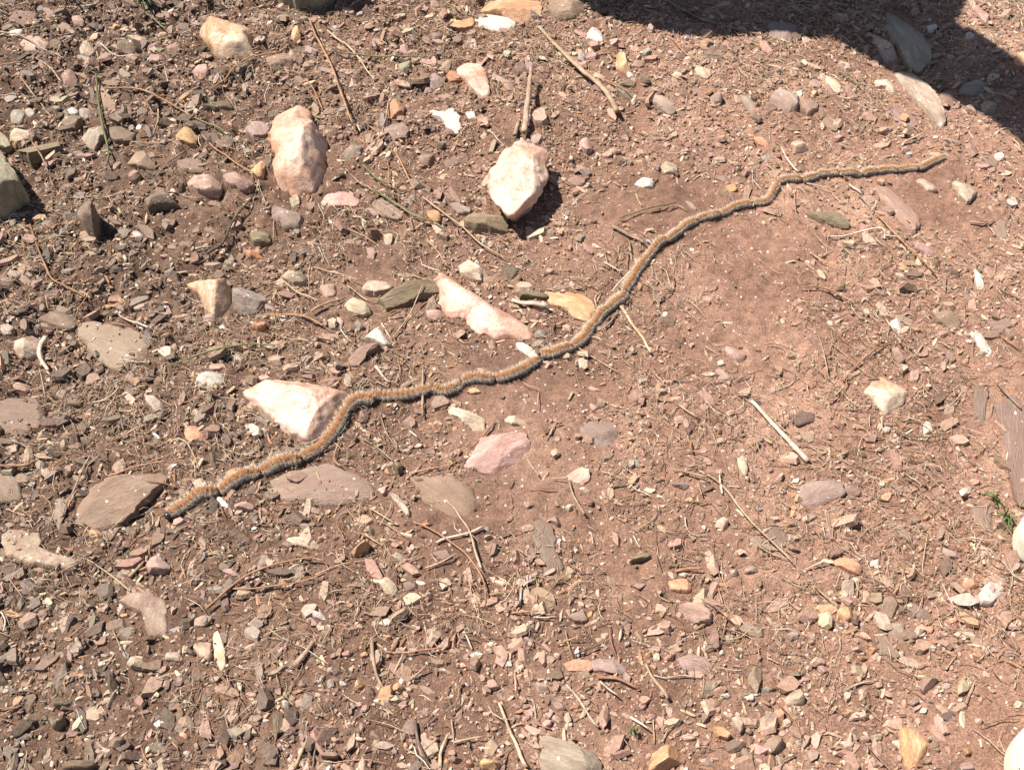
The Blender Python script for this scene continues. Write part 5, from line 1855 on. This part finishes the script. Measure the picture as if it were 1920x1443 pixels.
SOFT = [(1120, 500, 190, 110, .75), (1350, 640, 190, 130, .6), (1340, 470, 150, 60, .6), (385, 405, 85, 45, .7), (830, 650, 90, 40, .6), (1560, 290, 130, 60, .5), (1860, 800, 80, 140, .7),
        (1885, 1300, 80, 120, .8), (1480, 760, 120, 90, .5), (1560, 700, 110, 80, .4), (1700, 930, 90, 70, .4), (620, 1220, 200, 80, .25), (250, 880, 80, 60, .5), (1450, 870, 100, 60, .4)]
def scatter(n, r, soft=1.0, margin=0.13, zone=0.0, litter=False):
    xs, ys = [], []
    while sum(map(len, xs)) < n:
        x = r.uniform(-0.80, 0.80, n); y = r.uniform(-0.46, 0.80, n)
        px, py = project(x, y, 0)
        m = 260
        od = np.maximum(np.maximum(-px, px - 1920), np.maximum(-py, py - 1443))
        ok = od < 420
        den = 1 - 0.93 * smooth01((od - 90) / 330)
        for cx, cy, ax, ay, k in SOFT:
            den *= 1 - soft * k * np.exp(-(((px - cx) / ax) ** 2 + ((py - cy) / ay) ** 2))
        stony = np.clip(smooth01((700 - px) / 600) + 0.8 * smooth01((330 - py) / 330) + 0.5 * smooth01((py - 950) / 300), 0, 1)
        den *= np.clip(0.50 + 0.42 * stony + (1.35 - 0.6 * stony) * (vnoise(x * 9, y * 9, 31) + vnoise(x * 24, y * 24, 33) * 0.8 + 0.12), 0.06 + 0.3 * stony, 1)
        den *= 1.0 - 0.25 * smooth01((px - 500) / 900) * soft
        if zone:       # the stony side of the ground and its lower edge carry most of the chips
            zf = np.clip(0.30 + 0.75 * smooth01((760 - px) / 620) + 0.55 * smooth01((330 - py) / 330) + 0.42 * smooth01((py - 900) / 350), 0, 1)
            den *= 1 - zone * (1 - zf)
        if litter:     # plant litter lies in mats
            den *= np.clip(0.35 + 2.2 * (vnoise(x * 7, y * 7, 61) + 0.6 * vnoise(x * 19, y * 19, 62)), 0.08, 1)
        cv = covered(x, y)
        ok &= r.random(n) < den * np.where(cv == 2, 0.0, np.where(cv == 1, 0.10, 1.0))
        xs.append(x[ok]); ys.append(y[ok])
    return np.concatenate(xs)[:n], np.concatenate(ys)[:n]

PAL = np.array([[0.27, 0.170, 0.119], [0.15, 0.098, 0.068], [0.36, 0.25, 0.178], [0.365, 0.225, 0.165], [0.31, 0.19, 0.137], [0.235, 0.18, 0.138], [0.46, 0.36, 0.265], [0.42, 0.235, 0.13], [0.60, 0.54, 0.46], [0.105, 0.075, 0.053]])
PW_L = np.array([0.20, 0.27, 0.12, 0.02, 0.05, 0.20, 0.04, 0.02, 0.014, 0.12])
PW_R = np.array([0.27, 0.07, 0.19, 0.14, 0.15, 0.04, 0.09, 0.03, 0.016, 0.01])
def grain_colours(x, y, r, white=1.0):
    px, py = project(x, y, 0)
    t = smooth01((px - 200) / 950 + 0.25 * (vnoise(x * 6, y * 6, 40)))
    u = r.random(len(x))
    cl = np.cumsum(PW_L / PW_L.sum()); cr = np.cumsum(PW_R / PW_R.sum())
    kl = np.searchsorted(cl, u); kr = np.searchsorted(cr, u)
    k = np.where(r.random(len(x)) < t, kr, kl)
    k = np.clip(k, 0, len(PAL) - 1)
    c = PAL[k] * r.uniform(0.72, 1.25, (len(x), 1))
    return np.clip(c * (1 + r.normal(0, 0.04, (len(x), 3))), 0.01, 0.85)

def grains(name, kind, n, lo, hi, power, r, tilt=0.5, flatz=(0.35, 0.8), aspect=(1, 1.7), sink=0.25, mat=None, colours=None, soft=1.0, smooth=False, zone=0.0, dusty=0.25):
    shapes, F = base_shapes(kind, 16, 77 + n)
    x, y = scatter(n, r, soft, zone=zone)
    n = len(x)
    size = lo * (hi / lo) ** (r.random(n) ** power) * 0.5
    asp = r.uniform(*aspect, n)
    S = np.stack([size * np.sqrt(asp), size / np.sqrt(asp), size * r.uniform(*flatz, n)], -1)
    V = shapes[r.integers(0, 16, n)] * S[:, None, :]
    V = np.einsum('nij,nkj->nki', rand_rot(n, r, tilt), V)
    z = ground_h(x, y) + S[:, 2] * (1 - 2 * sink)
    cv = covered(x, y)
    for i in np.nonzero(cv == 1)[0]:
        z[i] = max(z[i], surface(float(x[i]), float(y[i])) + S[i, 2] * 0.3)
    V = V + np.stack([x, y, z], -1)[:, None, :]
    k = V.shape[1]
    f = (np.arange(n)[:, None, None] * k + F[None]).ravel()
    me = new_mesh(name, V.reshape(-1, 3), f, np.full(n * len(F), 3), smooth=smooth)
    c = grain_colours(x, y, r) if colours is None else colours(x, y, r)
    if colours is None:
        big_ = np.clip((size - 0.0016) / 0.002, 0, 1)[:, None]
        pale = (c.mean(1) > 0.55)[:, None] & (r.random((n, 1)) < 0.75)
        c = np.where(pale, c * (1 - 0.55 * big_), c)
        px_, _ = project(x, y, 0)
        tt_ = smooth01((px_ - 200) / 950)[:, None]
        loc = np.array([[0.150, 0.103, 0.073]]) * (1 - tt_) + np.array([[0.275, 0.168, 0.117]]) * tt_
        k_ = dusty * r.random((n, 1)) * 1.6
        c = c * (1 - np.clip(k_, 0, 0.85)) + loc * np.clip(k_, 0, 0.85) * c.mean(1, keepdims=True) / 0.20 * 0.5 + loc * np.clip(k_, 0, 0.85) * 0.5
    set_tint(me, np.repeat(c, k, 0))
    return link(name, me, mat, kind='stuff')

GRIT = tint_mat('grit', 0.8, 0.25)
grains('fine_gravel', 'octa', 105000, 0.0009, 0.0024, 1.2, rng, 0.5, flatz=(0.6, 1.2), sink=0.5, mat=GRIT, soft=0.1)
grains('gravel', 'ico', 24000, 0.0021, 0.0046, 1.8, rng, 0.5, flatz=(0.35, 0.85), aspect=(1, 2.0), sink=0.2, mat=GRIT)
grains('flaky_gravel', 'shard', 26000, 0.0022, 0.0058, 1.7, rng, 0.36, flatz=(0.22, 0.55), aspect=(1, 2.4), sink=0.22, mat=GRIT, dusty=0.3)
grains('stone_shards', 'shard', 11500, 0.0046, 0.0165, 2.0, rng, 0.32, flatz=(0.2, 0.48), aspect=(1, 2.8), sink=0.33, mat=tint_mat('shard_skin', 0.72, 0.3, 0.9, 380), zone=0.85, dusty=0.5)
CHIPC = np.array([[0.26, 0.16, 0.095], [0.36, 0.25, 0.16], [0.16, 0.10, 0.065], [0.46, 0.34, 0.23], [0.30, 0.16, 0.09]])
def chip_colours(x, y, r):
    return CHIPC[r.integers(0, len(CHIPC), len(x))] * r.uniform(0.75, 1.2, (len(x), 1))
grains('bark_litter', 'ico', 9000, 0.0026, 0.0075, 1.5, rng, 0.35, flatz=(0.22, 0.5), aspect=(2.2, 5.5), mat=tint_mat('bark_litter', 0.75, 0.2, 0.5, 600), colours=chip_colours, soft=0.6)

# ------------------------------------------------------------------ fine rootlets and broken straw
def fibres(name, n, r, lo, hi, w_lo, w_hi, mat):
    x, y = scatter(n, r, 0.1, litter=True)
    n = len(x)
    px, py = project(x, y, 0)
    L_ = lo * (hi / lo) ** (r.random(n) ** 1.6)
    a = r.uniform(0, 2 * math.pi, n); curl = r.normal(0, 1.1, n)
    k = 4
    t = np.linspace(-0.5, 0.5, k)
    ang = a[:, None] + curl[:, None] * t[None] + 0.5 * r.normal(0, 1, n)[:, None] * t[None] ** 2 * 4
    step = (L_ / (k - 1))[:, None]
    X_ = x[:, None] + np.cumsum(np.cos(ang) * step, 1) - (np.cos(ang) * step).sum(1)[:, None] / 2
    Y_ = y[:, None] + np.cumsum(np.sin(ang) * step, 1) - (np.sin(ang) * step).sum(1)[:, None] / 2
    Z_ = ground_h(X_, Y_) + 0.0014 + 0.0022 * r.random(n)[:, None] + 0.0016 * np.sin((t[None] + 0.5) * math.pi) * r.random(n)[:, None]
    cvm = covered(X_.ravel(), Y_.ravel()).reshape(X_.shape)
    keep = (cvm == 2).sum(1) == 0
    X_, Y_, Z_, ang = X_[keep], Y_[keep], Z_[keep], ang[keep]; n = len(X_)
    w_ = r.uniform(w_lo, w_hi, n)[:, None] * np.array([0.6, 1, 1, 0.5])[None]
    nx_, ny_ = -np.sin(ang), np.cos(ang)
    A = np.stack([X_ + nx_ * w_, Y_ + ny_ * w_, Z_], -1); B = np.stack([X_ - nx_ * w_, Y_ - ny_ * w_, Z_], -1); C = np.stack([X_, Y_, Z_ + w_ * 1.5], -1)
    V = np.stack([A, B, C], 2).reshape(n, k * 3, 3)
    F = []
    for i in range(k - 1):
        for j in range(3):
            q = (j + 1) % 3
            F.append([i * 3 + j, i * 3 + q, (i + 1) * 3 + q, (i + 1) * 3 + j])
    F = np.array(F)
    f = (np.arange(n)[:, None, None] * (k * 3) + F[None]).ravel()
    me = new_mesh(name, V.reshape(-1, 3), f, np.full(n * len(F), 4))
    P_ = np.array([[0.46, 0.325, 0.215], [0.34, 0.21, 0.13], [0.56, 0.44, 0.31], [0.26, 0.145, 0.085], [0.40, 0.26, 0.17], [0.64, 0.55, 0.43]])
    set_tint(me, np.repeat(P_[r.choice(6, n, p=[.25, .22, .14, .13, .2, .06])] * r.uniform(0.75, 1.2, (n, 1)), k * 3, 0))
    return link(name, me, mat, kind='stuff')
FIB = tint_mat('dry_fibre', 0.7, 0.25)
fibres('dry_rootlet_litter', 26000, rng, 0.005, 0.024, 0.00015, 0.00032, FIB)
fibres('dry_straw_litter', 2400, rng, 0.012, 0.042, 0.00025, 0.00045, FIB)
